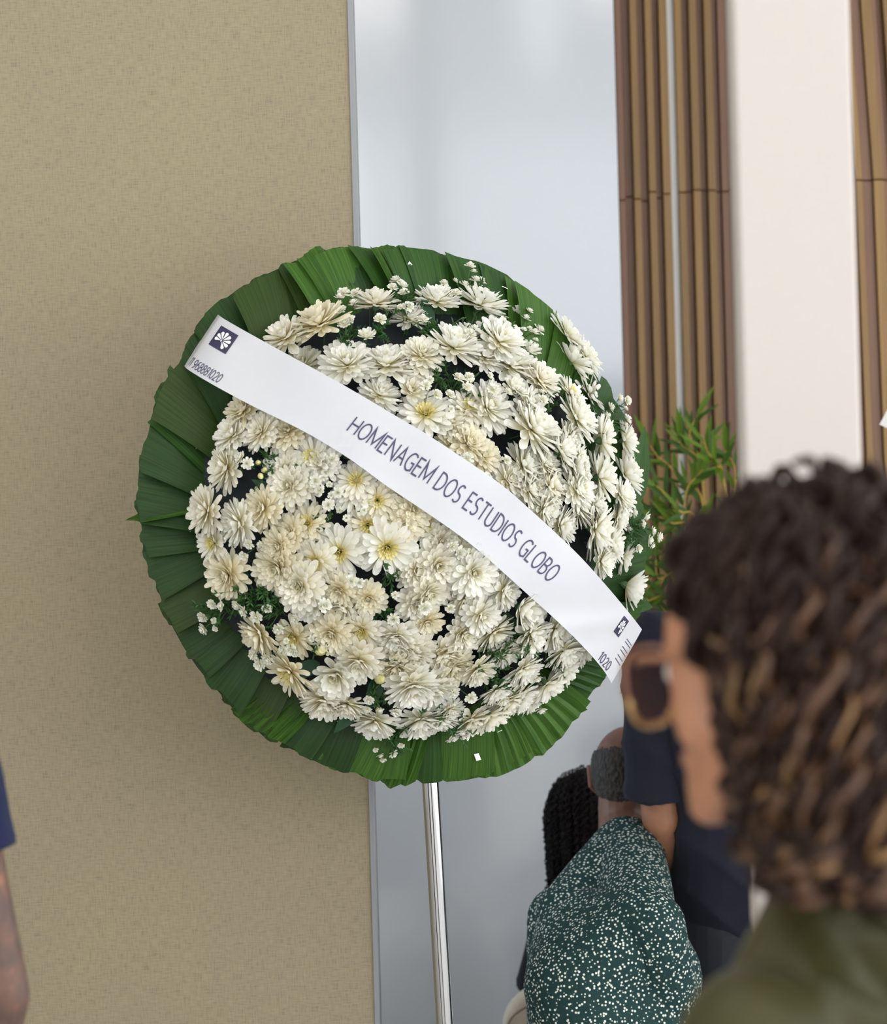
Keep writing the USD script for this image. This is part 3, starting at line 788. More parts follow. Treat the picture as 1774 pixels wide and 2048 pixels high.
def flat_leaf(P, d, n, length, width, g, nu=9, fold=0.25, droop=0.25):
    d = d / np.linalg.norm(d)
    n = n - d * (n @ d)
    n /= np.linalg.norm(n)
    s = np.cross(n, d)
    u = np.linspace(0, 1, nu)
    w = np.linspace(-1, 1, 5)
    pr = np.sin(math.pi * u ** 0.75) ** 0.9 * width * 0.5
    cen = P + length * (u[:, None] * d - droop * u[:, None] ** 2 * n)
    v = cen[:, None] + pr[:, None, None] * w[None, :, None] * s + (fold * pr[:, None] * np.abs(w)[None])[:, :, None] * n
    id_ = np.arange(nu * 5).reshape(nu, 5)
    q = np.stack([id_[:-1, :-1], id_[1:, :-1], id_[1:, 1:], id_[:-1, 1:]], -1).reshape(-1, 4)
    pt = np.stack([np.broadcast_to(u[:, None], (nu, 5)), np.broadcast_to(w[None] * 0.25, (nu, 5)), np.full((nu, 5), g.uniform(0, 9))], -1).reshape(-1, 3)
    return trimesh.Trimesh(v.reshape(-1, 3), np.vstack([q[:, [0, 1, 2]], q[:, [0, 2, 3]]]), process=False), pt


gq = np.random.default_rng(5)
for (b0, t0_, wd_) in (((1258, 1030), (1290, 853), 0.060), ((1262, 1130), (1308, 1060), 0.05), ((1200, 1190), (1306, 1215), 0.06)):
    a, b, c = on_dome(b0[0], b0[1], -0.005, frac=0.0)
    P0 = loc2w(a, b, c)
    a, b, c = on_dome(t0_[0], t0_[1], 0.012, frac=0.0)
    P1 = loc2w(a, b, c)
    m, pt = flat_leaf(P0, P1 - P0, EN + 0.4 * E1, float(np.linalg.norm(P1 - P0)), wd_, gq, droop=0.0, fold=0.15)
    obj('palm_leaf', m, palm_mats[1], wreath, smooth=True, pt=pt)
for i, (px, py, ang, ll) in enumerate(((828, 1128, 60, 95), (640, 1325, 200, 80), (760, 1345, 250, 80), (1000, 1222, 300, 80), (1240, 1160, 320, 70), (860, 660, 100, 70), (720, 1400, 230, 80), (1060, 790, 30, 60), (560, 990, 150, 60), (960, 735, 60, 60), (700, 1290, 160, 70), (890, 1400, 280, 70), (1215, 1210, 330, 70), (1110, 700, 80, 60), (500, 1150, 180, 60), (1010, 1010, 20, 50))):
    g = np.random.default_rng(800 + i)
    a, b, c = on_dome(px, py, 0.004)
    t = math.radians(ang)
    m, pt = flat_leaf(loc2w(a, b, c), math.cos(t) * E1 + math.sin(t) * E2 + 0.15 * EN, EN, ll / SC, 0.4 * ll / SC, g)
    obj('chrysanthemum_leaf', m, mum_leaf, wreath, smooth=True, pt=pt)

# ------------------------------------------------------------------ the ribbon
def rib_pt(px, py, extra=0.0):
    a, b, c = on_dome(px, py, 0.064 + extra, 0.46, 0.150)
    return loc2w(a, b, c)


ext = [-0.012, 0.0, 0, 0, 0, 0, 0, 0, 0, 0, 0.0, 0.006, 0.022]
T3 = np.array([rib_pt(*p, e) for p, e in zip(RT, ext)])
B3 = np.array([rib_pt(*p, e) for p, e in zip(RB, ext)])
ui = np.arange(13.0)
csT, csB = CubicSpline(ui, T3), CubicSpline(ui, B3)
mid = lambda u: 0.5 * (csT(u) + csB(u))
ud = np.linspace(0, 12, 600)
seg = np.linalg.norm(np.diff(mid(ud), axis=0), axis=1)
arc = np.r_[0, np.cumsum(seg)]
u_of = lambda s: np.interp(s, arc, ud)


def rib(u, v):
    """Point on the ribbon: u along (0..12), v across (0 = upper edge, 1 = lower edge)."""
    u = np.atleast_1d(np.asarray(u, float)); v = np.atleast_1d(np.asarray(v, float))
    P = csT(u) * (1 - v)[:, None] + csB(u) * v[:, None]
    wob = 0.0035 * np.sin(2.1 * u + 1.0) * np.sin(math.pi * v) + 0.004 * np.exp(-((u - 10.8 + 1.2 * (v - .5)) / 0.25) ** 2) - 0.004 * np.exp(-((u - 10.3 - 0.8 * (v - .5)) / 0.3) ** 2)
    return P - wob[:, None] * V(0, 1, 0)


nu_, nv_ = 240, 13
ug, vg = np.meshgrid(np.linspace(0, 12, nu_), np.linspace(0, 1, nv_), indexing='ij')
pr = rib(ug.ravel(), vg.ravel())
id_ = np.arange(nu_ * nv_).reshape(nu_, nv_)
q = np.stack([id_[:-1, :-1], id_[1:, :-1], id_[1:, 1:], id_[:-1, 1:]], -1).reshape(-1, 4)
ribbon = thing('ribbon', 'white satin sash with printed tribute text lying diagonally across the wreath', 'ribbon', tuple(mid(6.0)))
obj('sash', trimesh.Trimesh(pr, np.vstack([q[:, [0, 1, 2]], q[:, [0, 2, 3]]]), process=False), ribbon_mat, ribbon, smooth=True)
# the upper end is folded over the rim of the disc
uu = np.linspace(0, 1, 6)
fold = np.array([[rib(0, v)[0] + (mid(0.0) - mid(0.25)) * 0.30 * t / np.linalg.norm(mid(0.0) - mid(0.25)) * 0.16 + V(0, 1, 0) * (0.0015 + 0.075 * t ** 1.3) for v in np.linspace(0, 1, 7)] for t in uu])
id_ = np.arange(42).reshape(6, 7)
q = np.stack([id_[:-1, :-1], id_[1:, :-1], id_[1:, 1:], id_[:-1, 1:]], -1).reshape(-1, 4)
obj('sash_fold', trimesh.Trimesh(fold.reshape(-1, 3), np.vstack([q[:, [0, 1, 2]], q[:, [0, 2, 3]]]), process=False), ribbon_mat, ribbon, smooth=True)


def ar(cx, cy, rx, ry, a0, a1, n=22):
    t = np.radians(np.linspace(a0, a1, n))
    return np.stack([cx + rx * np.cos(t), cy + ry * np.sin(t)], 1).tolist()


GL = {
    'H': (.60, [[(0, 0), (0, 1)], [(.60, 0), (.60, 1)], [(0, .53), (.60, .53)]]),
    'O': (.70, [ar(.35, .5, .35, .51, 0, 360, 40)]),
    'M': (.78, [[(0, 0), (0, 1), (.39, .12), (.78, 1), (.78, 0)]]),
    'E': (.44, [[(.44, 0), (0, 0), (0, 1), (.44, 1)], [(0, .53), (.40, .53)]]),
    'N': (.62, [[(0, 0), (0, 1), (.62, 0), (.62, 1)]]),
    'A': (.62, [[(0, 0), (.31, 1), (.62, 0)], [(.115, .36), (.505, .36)]]),
    'G': (.62, [ar(.36, .5, .36, .51, 48, 302) + [(.60, .06), (.60, .47), (.36, .47)]]),
    'D': (.60, [[(0, 0), (0, 1), (.18, 1)] + ar(.18, .5, .42, .5, 90, -90) + [(0, 0)]]),
    'S': (.46, [ar(.24, .755, .215, .25, 40, 250, 16) + ar(.22, .25, .235, .255, 80, -140, 18)]),
    'T': (.54, [[(0, 1), (.54, 1)], [(.27, 0), (.27, 1)]]),
    'U': (.58, [[(0, 1), (0, .30)] + ar(.29, .30, .29, .31, 180, 360) + [(.58, 1)]]),
    'I': (.0, [[(0, 0), (0, 1)]]),
    'L': (.42, [[(0, 1), (0, 0), (.42, 0)]]),
    'B': (.50, [[(0, 0), (0, 1), (.20, 1)] + ar(.20, .77, .24, .23, 90, -90, 14) + [(0, .54)], [(.2, .54)] + ar(.22, .27, .28, .27, 90, -90, 14) + [(0, 0)]]),
    '0': (.50, [ar(.25, .5, .25, .51, 0, 360, 36)]),
    '1': (.20, [[(0, .82), (.18, 1), (.18, 0)]]),
    '2': (.46, [ar(.23, .74, .22, .27, 165, -20, 16) + [(.02, 0), (.47, 0)]]),
    '6': (.48, [ar(.45, .35, .44, .66, 95, 180, 12) + ar(.25, .30, .24, .31, 180, 540, 30)]),
    '8': (.46, [ar(.23, .76, .20, .24, 0, 360, 28), ar(.23, .26, .235, .27, 0, 360, 28)]),
    '9': (.48, [ar(.03, .65, .44, .66, -85, 0, 12) + ar(.23, .70, .24, .31, 0, 360, 30)]),
}


def text_poly(text, stroke=0.10, gap=0.20, space=0.40):
    x, geo = 0.0, []
    for ch in text:
        if ch == ' ':
            x += space
            continue
        w, st = GL[ch]
        for s in st:
            geo.append(affinity.translate(LineString(s).buffer(stroke / 2, quad_segs=3, cap_style='flat', join_style='mitre'), x, 0))
        x += w + gap
    return geo, x - gap


def lay(polys, fmap, maxedge=None):
    """Triangulates flat shapes and lays them onto the ribbon with fmap (n x 2 -> n x 3)."""
    out = []
    for g in polys:
        for p in getattr(g, 'geoms', [g]):
            if p.area <= 0:
                continue
            v, f = trimesh.creation.triangulate_polygon(p, engine='earcut')
            if maxedge:
                v, f = trimesh.remesh.subdivide_to_size(np.c_[v, np.zeros(len(v))], f, maxedge)
                v = v[:, :2]
            out.append(trimesh.Trimesh(fmap(np.asarray(v)), f, process=False))
    return cat_mesh(out)


RW = float(np.linalg.norm(T3[5] - B3[5]))


def on_ribbon(s0, cap, v_base, squeeze=1.0, lift=0.0009, slant=0.0, vs=None):
    """Map for lettering: starts at arc length s0, baseline at v_base, capitals cap metres tall."""
    def fm(xy):
        s = s0 + xy[:, 0] * cap * squeeze + slant * xy[:, 1] * cap
        v = v_base - xy[:, 1] * cap / RW
        return rib(u_of(s), np.clip(v, 0, 1)) - lift * V(0, 1, 0) + lift * 0.3 * EN
    return fm


def s_near(px, py):
    P = mid(ud)
    d = P - V(0, 0, CAMZ)
    sx = W / 2 + F * (d @ CR) / P[:, 1]
    sy = H / 2 - F * (d @ CU) / P[:, 1]
    i = int(np.argmin((sx - px) ** 2 + (sy - py) ** 2))
    return arc[i]


s1, s2 = s_near(703, 852), s_near(1113, 1151)
geo, wtot = text_poly('HOMENAGEM DOS ESTUDIOS GLOBO')
cap = 0.0330
obj('lettering', lay(geo, on_ribbon(s1, cap, 0.63, (s2 - s1) / (wtot * cap), slant=-0.10), 0.3), ink, ribbon, label='indigo capital lettering across the sash')


def emblem(s0, v0, size, sq=1.0, nm='logo_square'):
    def fm(lift):
        def g(xy):
            s = s0 + xy[:, 0] * size * sq
            return rib(u_of(s), np.clip(v0 + (1 - xy[:, 1]) * size / RW, 0, 1)) - lift * V(0, 1, 0) + lift * .3 * EN
        return g
    sqp = Polygon([(0, 0), (1, 0), (1, 1), (0, 1)])
    lg = obj(nm, lay([sqp], fm(0.0007), 0.2), logo_ink, ribbon, label='indigo square with a white petal emblem')
    pet = []
    for a, l, w in [(-52 + 34 * k, 0.40 + 0.05 * math.sin(math.pi * k / 7), 0.185) for k in range(8)]:
        pl_ = Polygon([(0.05, -0.006), (l * .70, -w * .40)] + ar(l * .78, 0, w * .48, w * .48, -75, 75, 12) + [(l * .70, w * .40), (0.05, 0.006)])
        pet.append(affinity.translate(affinity.rotate(pl_.buffer(-0.006), a, origin=(0, 0)), .49, .43))
    pet.append(affinity.translate(Polygon(ar(0, 0, .035, .05, 0, 360, 12)), .46, .42))
    obj('emblem', lay(pet, fm(0.0016), 0.15), logo_white, lg, label='white fan of rounded petals')
    return lg


sL = s_near(440, 690)
emblem(s_near(437, 688) - 0.019, 0.115, 0.0425)
geo, wtot = text_poly('11 968881020', 0.11, 0.20, 0.40)
obj('phone_number', lay(geo, on_ribbon(0.0040, 0.0172, 0.935, 0.0800 / (wtot * 0.0172), slant=0.10), 0.3), ink, ribbon, label='small dark telephone number at the upper end')
# lower end: the same print, foreshortened by the crease
s_u = lambda u: float(np.interp(u, ud, arc))
emblem(s_u(11.17), 0.10, 0.038, 0.55)
geo, wtot = text_poly('1020', 0.12, 0.24, 0.34)
obj('phone_number', lay(geo, on_ribbon(s_u(11.22), 0.0185, 0.955, 0.038 / (wtot * 0.0185), slant=0.05), 0.3), ink, ribbon, label='small dark telephone number at the lower end')
ticks = [Polygon([(x, 0), (x + .018, 0), (x + .022, .30), (x, .30)]) for x in (0, .12, .27, .37, .52, .6)]
sE = arc[-1]


def tickmap(xy):
    s = sE - 0.006 - xy[:, 1] * 0.09
    v = 0.70 - xy[:, 0] * 0.62
    return rib(u_of(s), v) - 0.0009 * V(0, 1, 0)


obj('print_marks', lay(ticks, tickmap, 0.1), ink, ribbon, label='row of short dark strokes at the cut end')

# ------------------------------------------------------------------ the stand
YST = 3.87
p1, p2 = at(861, 1575, YST), at(889, 2048, YST)
dirp = (p2 - p1) / (p2[2] - p1[2])
foot_p, top_p = p1 + dirp * (0.055 - p1[2]), p1 + dirp * (1.62 - p1[2])
stand = thing('wreath_stand', 'chrome tube stand carrying the round wreath', 'stand', (foot_p[0], foot_p[1], 0))
pole = trimesh.creation.cylinder(0.0155, segment=(foot_p, top_p), sections=40)
obj('pole', pole, chrome, stand, smooth=40)
q1, q2 = at(875.5, 1575, YST + 0.005), at(904.5, 2048, YST + 0.005)
dq = (q2 - q1) / (q2[2] - q1[2])
obj('guide_rod', trimesh.creation.cylinder(0.0022, segment=(q1 + dq * (0.06 - q1[2]), q1 + dq * (1.5 - q1[2])), sections=10), steel_thin, stand, smooth=40)
obj('hook', tubes(np.array([top_p + V(0, 0.0, -0.01), top_p + V(0, -0.005, 0.0), top_p + V(0, -0.03, 0.006), top_p + V(0, -0.055, 0.006), top_p + V(0, -0.064, 0.02)]), 0.006, 10, True), chrome, stand, smooth=40)
for k in range(3):
    a = math.radians(40 + 120 * k)
    e = V(foot_p[0] + 0.30 * math.cos(a), foot_p[1] + 0.30 * math.sin(a), 0.012)
    lg = obj('leg', tubes(np.array([foot_p + V(0, 0, 0.02), foot_p + V(0.06 * math.cos(a), 0.06 * math.sin(a), 0.02), e]), 0.011, 12, True), chrome, stand, smooth=40)
    obj('rubber_foot', trimesh.creation.cylinder(0.014, segment=(e - V(0, 0, 0.012), e + V(0, 0, 0.012)), sections=16), shoe_dark, lg)

# ------------------------------------------------------------------ the leafy plant behind
YPL = 5.15
pxy = at(1640, 1500, YPL)
plant = thing('potted_plant', 'leafy potted plant with narrow leaves on yellow stems in front of the wooden slats', 'plant', (pxy[0], YPL, 0))
pf = np.array([(0.0, 0.0), (0.13, 0.0), (0.155, 0.02), (0.19, 0.36), (0.205, 0.36), (0.205, 0.40), (0.18, 0.40), (0.175, 0.35), (0.0, 0.35)])
pm = trimesh.creation.revolve(pf, sections=40)
pm.apply_translation((pxy[0], YPL, 0))
obj('pot', pm, pot_mat, plant, smooth=30)
sm = trimesh.creation.cylinder(0.172, 0.012, sections=32)
sm.apply_translation((pxy[0], YPL, 0.352))
obj('soil', sm, soil_mat, plant)
STM = [[(1455, 1300), (1408, 1000), (1403, 924), (1385, 888), (1380, 861), (1394, 832)], [(1406, 960), (1392, 912), (1372, 898), (1360, 878)], [(1455, 1000), (1440, 935), (1420, 912), (1411, 880)],
       [(1455, 1250), (1405, 1005), (1375, 975), (1345, 940), (1322, 918), (1300, 890)], [(1450, 1320), (1400, 1062), (1366, 1025), (1340, 1003), (1312, 972)], [(1440, 1350), (1395, 1085), (1352, 1047), (1325, 1032), (1303, 1026)],
       [(1440, 1350), (1380, 1130), (1368, 1010), (1382, 965), (1402, 942)], [(1450, 1420), (1400, 1240), (1345, 1192), (1312, 1195), (1290, 1202)], [(1450, 1400), (1390, 1165), (1335, 1150), (1312, 1118)],
       [(1450, 1400), (1400, 1205), (1345, 1120), (1330, 1100)], [(1455, 1400), (1420, 1150), (1385, 1080), (1360, 1070)], [(1455, 1480), (1400, 1290), (1350, 1230), (1300, 1222)], [(1455, 1560), (1400, 1440), (1330, 1385), (1285, 1368)],
       [(1475, 1200), (1470, 980), (1462, 920), (1450, 900)], [(1480, 1200), (1520, 1000), (1535, 950), (1530, 920)]]
gp = np.random.default_rng(31)
for si, s in enumerate(STM):
    Y0 = YPL + gp.uniform(-0.14, 0.14)
    P = np.array([at(x, y, YPL + (Y0 - YPL) * min(1, (i + 1) / 3)) for i, (x, y) in enumerate(s)])
    base = V(pxy[0] + gp.uniform(-0.05, 0.05), YPL + gp.uniform(-0.05, 0.05), 0.35)
    if s[0][0] > 1430:
        P = np.vstack([base[None], 0.5 * (base + P[0])[None] + gp.normal(0, 0.01, 3), P])
    cs = CubicSpline(np.arange(len(P)), P)
    tn = np.linspace(0, len(P) - 1, 26)
    obj('stem', tubes(cs(tn), np.linspace(0.0044, 0.0018, 26), 7), plant_stem, plant, smooth=True)
    n0 = 2 if s[0][0] > 1430 else 0
    nl = 13 if n0 else 10
    for j in range(nl):
        t = n0 + (len(P) - 1 - n0) * (0.12 + 0.88 * (j + 0.5 * gp.random()) / nl)
        t = min(t, len(P) - 1)
        p = cs(t)
        d = cs(t, 1)
        d /= np.linalg.norm(d)
        perp = np.cross(d, V(0, 1, 0)) * (1 if j % 2 else -1)
        dd = d * gp.uniform(0.7, 1.1) + perp * gp.uniform(0.35, 0.85) + V(0, gp.uniform(-0.5, 0.5), 0.1)
        m, pt = flat_leaf(p, dd, V(0, -1, 0.35) + gp.normal(0, 0.3, 3), gp.uniform(0.060, 0.105), gp.uniform(0.010, 0.0155), gp, droop=gp.uniform(-.1, .2))
        obj('leaf', m, plant_leaf[int(gp.random() < 0.4)], plant, smooth=True, pt=pt)
    m, pt = flat_leaf(cs(len(P) - 1), cs(len(P) - 1, 1), V(0, -1, .3), 0.09, 0.015, gp, droop=0.05)
    obj('leaf', m, plant_leaf[1], plant, smooth=True, pt=pt)

# ------------------------------------------------------------------ people
def basis(f, up=(0, 0, 1)):
    """Columns right, forward, up of a head or a body that looks along f."""
    f = np.asarray(f, float); f = f / np.linalg.norm(f)
    r = np.cross(f, np.asarray(up, float)); r /= np.linalg.norm(r)
    return np.stack([r, f, np.cross(r, f)], 1)


def ell(c, ax, n=36):
    return m3.Manifold.sphere(1.0, n).scale([float(x) for x in ax]).translate([float(x) for x in c])


def head_manifold(ear=True):
    h = [ell((0, -0.012, 0.030), (0.074, 0.094, 0.090)),
         hull(((0, 0.055, 0.045), 0.030), ((0.035, 0.045, 0.040), 0.030), ((-0.035, 0.045, 0.040), 0.030), ((0.040, 0.040, -0.035), 0.027), ((-0.040, 0.040, -0.035), 0.027), ((0, 0.055, -0.035), 0.030)),
         hull(((0.047, -0.005, -0.060), 0.022), ((-0.047, -0.005, -0.060), 0.022), ((0.016, 0.064, -0.098), 0.019), ((-0.016, 0.064, -0.098), 0.019), ((0.034, 0.04, -0.03), 0.024), ((-0.034, 0.04, -0.03), 0.024), ((0, 0.066, -0.06), 0.024)),
         hull(((0, 0.086, 0.012), 0.007), ((0, 0.104, -0.030), 0.010), ((0.011, 0.090, -0.034), 0.007), ((-0.011, 0.090, -0.034), 0.007)),
         hull(((-0.018, 0.083, -0.066), 0.006), ((0.018, 0.083, -0.066), 0.006), ((0, 0.090, -0.063), 0.007)),
         hull(((-0.045, 0.068, 0.024), 0.009), ((-0.015, 0.082, 0.024), 0.009)), hull(((0.045, 0.068, 0.024), 0.009), ((0.015, 0.082, 0.024), 0.009)),
         hull(((0, -0.03, -0.03), 0.058), ((0, -0.035, -0.13), 0.054))]
    if ear:
        for s in (-1, 1):
            h.append(hull(((s * 0.074, -0.012, 0.018), 0.008), ((s * 0.083, -0.026, 0.022), 0.008), ((s * 0.080, -0.024, -0.012), 0.007), ((s * 0.071, -0.006, -0.026), 0.007)))
    return union(h)


def place(man, Rm, t, k=1.0):
    return man.scale([k] * 3).transform(mat4(Rm, t))


def hand_bones(wrist, d, side):
    """Palm and five fingers hanging along d; side points to the thumb."""
    d = d / np.linalg.norm(d)
    s = side - d * (side @ d); s /= np.linalg.norm(s)
    n = np.cross(d, s)
    b = [hull((wrist, 0.026), (wrist + d * 0.045 + s * 0.022, 0.016), (wrist + d * 0.045 - s * 0.022, 0.015)),
         hull((wrist + d * 0.04 + s * 0.024, 0.015), (wrist + d * 0.04 - s * 0.024, 0.014), (wrist + d * 0.092 + s * 0.028, 0.012), (wrist + d * 0.088 - s * 0.028, 0.011))]
    for i, (o, l) in enumerate(((0.029, 0.068), (0.010, 0.078), (-0.010, 0.072), (-0.028, 0.055))):
        p0 = wrist + d * 0.086 + s * o
        p1 = p0 + d * l * 0.5 + n * 0.004
        p2 = p1 + d * l * 0.30 + n * 0.012
        p3 = p2 + d * l * 0.2 + n * 0.014
        b += [hull((p0, .0098), (p1, .0088)), hull((p1, .0088), (p2, .0082)), hull((p2, .0082), (p3, .0075))]
    q0 = wrist + d * 0.025 + s * 0.022
    q1 = q0 + d * 0.035 + s * 0.026 + n * 0.008
    q2 = q1 + d * 0.030 + s * 0.006 + n * 0.008
    b += [hull((q0, .014), (q1, .0105)), hull((q1, .0105), (q2, .0085))]
    return b


def person(label, J, fdir, hdir, skin, shirt, trousers, sleeve=0.6, shirt_name='shirt', build=1.0, group=None, hup=(0, 0, 1), sl_r=0.062, fold=None, head_k=1.0, neck_clip=0.0, hem=0.09, collar=False, ear=True, face=True, res=0.014, trap=0.0):
    """J: joints in world coordinates: head, neck, ls, rs, le, re, lw, rw, pelvis, lh, rh, lk, rk, la, ra (left/right of the person)."""
    root = thing('person', label, 'person', (J['pelvis'][0], J['pelvis'][1], 0), group)
    Bm = basis(fdir)
    Hm = basis(hdir, hup)
    r, f, u = Bm.T
    k = build
    chest = 0.62 * (J['ls'] + J['rs']) / 2 + 0.38 * J['pelvis']
    belly = 0.30 * (J['ls'] + J['rs']) / 2 + 0.70 * J['pelvis']
    pel = J['pelvis']

    def torso(e):
        sh = (J['ls'] * 0.88 + J['rs'] * 0.12, J['rs'] * 0.88 + J['ls'] * 0.12)
        up_ = [(sh[0], (0.052 + e) * k), (sh[1], (0.052 + e) * k)]
        ch = [(chest + r * 0.075 * k, (0.100 + e) * k), (chest - r * 0.075 * k, (0.100 + e) * k), (chest + f * 0.02, (0.105 + e) * k)]
        be = [(belly + r * 0.060 * k + f * 0.012, (0.098 + e) * k), (belly - r * 0.060 * k + f * 0.012, (0.098 + e) * k)]
        pe = [(pel + r * 0.075 * k, (0.100 + e) * k), (pel - r * 0.075 * k, (0.100 + e) * k)]
        return [hull(*up_, *ch), hull(*ch, *be), hull(*be, *pe), hull((J['neck'], (0.056 + e + trap * .5) * k), (sh[0], (0.046 + e + trap) * k), (chest, 0.08 * k)), hull((J['neck'], (0.056 + e + trap * .5) * k), (sh[1], (0.046 + e + trap) * k), (chest, 0.08 * k))]

    def arm(s, e, upto=2):
        S_, E_, W_ = J[s + 's'], J[s + 'e'], J[s + 'w']
        return [hull((S_, 0.053 * k), (E_, 0.040 * k)), hull((E_, 0.040 * k), (E_ * .65 + W_ * .35, 0.038 * k)), hull((E_ * .65 + W_ * .35, 0.038 * k), (W_, 0.027 * k))]

    def leg(s, e):
        return [hull((J[s + 'h'], (0.086 + e) * k), (J[s + 'k'], (0.058 + e) * k)), hull((J[s + 'k'], (0.058 + e) * k), (J[s + 'k'] * .7 + J[s + 'a'] * .3, (0.056 + e) * k)), hull((J[s + 'k'] * .7 + J[s + 'a'] * .3, (0.056 + e) * k), (J[s + 'a'], (0.040 + e) * k))]
    parts = torso(0.0) + arm('l', 0) + arm('r', 0) + leg('l', 0) + leg('r', 0)
    hd = place(head_manifold(ear), Hm, J['head'], head_k)
    parts += [hd, hull((J['neck'], 0.056 * k), (J['head'] + Hm @ V(0, -0.03, -0.09) * head_k, 0.054 * head_k))]
    for s, sg in (('l', 1), ('r', -1)):
        parts += hand_bones(J[s + 'w'], J[s + 'w'] - J[s + 'e'] + V(0, 0, -0.05), f)
        a = J[s + 'a']
        parts += [hull((a, 0.038), (a + f * 0.12 + V(0, 0, -0.045), 0.026))]
    body = soften(union(parts), res, 10)
    obj('body', body, skin, root, smooth=True)
    # clothes
    sh = torso(0.014)
    for s in ('l', 'r'):
        S_, E_, W_ = J[s + 's'], J[s + 'e'], J[s + 'w']
        if sleeve <= 1:
            e = S_ + (E_ - S_) * sleeve
            d = (E_ - S_) / np.linalg.norm(E_ - S_)
            sl = hull((S_, 0.066 * k), (e, sl_r * k), (e + d * 0.05, sl_r * k))
            sh.append(sl.trim_by_plane([float(-x) for x in d], float(-(d @ e))))
        else:
            sh += [hull((S_, 0.066 * k), (E_, 0.056 * k)), hull((E_, 0.056 * k), (W_, 0.042 * k))]
    sm_ = union(sh)
    st = soften(sm_, res * 0.75, 6)
    nv = st.vertex_normals
    d = 0.010 * (meshkit.fbm(st.vertices * 9 + 3.3, 3, 5) - 0.5)
    if fold is not None:
        fd, amp, fr = fold[:3]
        fx = fold[3] if len(fold) > 3 else -99.0
        fd = np.asarray(fd, float) / np.linalg.norm(fd)
        ph = st.vertices @ fd * fr + 2.6 * meshkit.fbm(st.vertices * 4.5, 2, 8)
        d = d + amp * np.clip((st.vertices[:, 0] - fx) / 0.06, 0, 1) * (1 - np.abs(np.sin(ph))) ** 1.6 * (0.4 + meshkit.fbm(st.vertices * 6, 2, 9))
    st.vertices = st.vertices + nv * d[:, None]
    shirt_p = obj(shirt_name, st, shirt, root, smooth=True)
    if collar:
        nk = J['neck']
        up_n = (J['head'] + Hm @ V(0, -0.03, -0.09)) - nk
        up_n /= np.linalg.norm(up_n)
        Rb = basis(f, up_n)
        th_ = np.linspace(0, 2 * math.pi, 40)
        ring = lambda rad, h: nk + (Rb @ np.stack([rad * np.cos(th_), rad * np.sin(th_), h + 0 * th_])).T
        P_ = np.array([ring(0.078, -0.01), ring(0.071, 0.034), ring(0.066, 0.036), ring(0.070, -0.01)])
        id_ = np.arange(160).reshape(4, 40)
        q = np.stack([id_[:-1, :-1], id_[1:, :-1], id_[1:, 1:], id_[:-1, 1:]], -1).reshape(-1, 4)
        obj('collar', trimesh.Trimesh(P_.reshape(-1, 3), np.vstack([q[:, [0, 1, 2]], q[:, [0, 2, 3]]]), process=False), shirt, shirt_p, smooth=True)
    tr = [hull((pel + r * 0.075 * k - V(0, 0, 0.005), 0.106 * k), (pel - r * 0.075 * k - V(0, 0, 0.005), 0.106 * k), (J['lh'], 0.098 * k), (J['rh'], 0.098 * k))] + leg('l', 0.012) + leg('r', 0.012)
    obj('trousers', soften(union(tr), 0.025, 8), trousers, root, smooth=True)
    for s in ('l', 'r'):
        a = J[s + 'a']
        zf = a[2]
        m = union([hull((V(a[0], a[1], 0.040), 0.036), (V(*(a + f * 0.13)[:2], 0.030), 0.028), (V(*(a + f * 0.05)[:2], 0.032), 0.032)), hull((V(a[0], a[1], 0.045), 0.040), (V(a[0], a[1], zf), 0.044)), hull((V(*(a - f * 0.03)[:2], 0.034), 0.032), (V(*(a + f * 0.1)[:2], 0.03), 0.029))])
        m = m.trim_by_plane([0, 0, 1], 0.001)
        obj('shoe', soften(m, 0.02, 3), shoe_dark, root, smooth=True)
    if face:
        for s in (-1, 1):
            c = J['head'] + Hm @ V(s * 0.031, 0.0745, 0.006) * head_k
            e = trimesh.creation.icosphere(2, 0.0125); e.apply_translation(c)
            ey = obj('eye', e, eye_white, root, smooth=True)
            i_ = trimesh.creation.icosphere(2, 0.0065); i_.apply_translation(c + Hm[:, 1] * 0.0072)
            obj('iris', i_, eye_iris, ey, smooth=True)
        lp = union([hull(((-0.020, 0.0845, -0.0620), 0.004), ((0.0, 0.0945, -0.0595), 0.0045)), hull(((0.020, 0.0845, -0.0620), 0.004), ((0.0, 0.0945, -0.0595), 0.0045)), hull(((-0.015, 0.086, -0.070), 0.004), ((0.0, 0.092, -0.0715), 0.005)), hull(((0.015, 0.086, -0.070), 0.004), ((0.0, 0.092, -0.0715), 0.005))])
        obj('lips', place(lp.refine_to_length(0.004), Hm, J['head'], head_k), lip_mat, root, smooth=True)
    return root, Bm, Hm


def stand_legs(J, r, f, foot=0.085):
    p = J['pelvis']
    J['lh'], J['rh'] = p - r * 0.085 - V(0, 0, .04), p + r * 0.085 - V(0, 0, .04)
    for s, sg in (('l', -1), ('r', 1)):
        J[s + 'k'] = V(*(p + sg * r * 0.10 + f * 0.02)[:2], 0.48)
        J[s + 'a'] = V(*(p + sg * r * 0.11)[:2], foot)


def sit_legs(J, r, f, seat, spread=0.12):
    p = J['pelvis']
    J['lh'], J['rh'] = p - r * 0.085, p + r * 0.085
    for s, sg in (('l', -1), ('r', 1)):
        kn = p + sg * r * spread + f * 0.42
        J[s + 'k'] = V(kn[0], kn[1], seat + 0.06)
        J[s + 'a'] = V(*(kn + f * 0.03)[:2], 0.085)


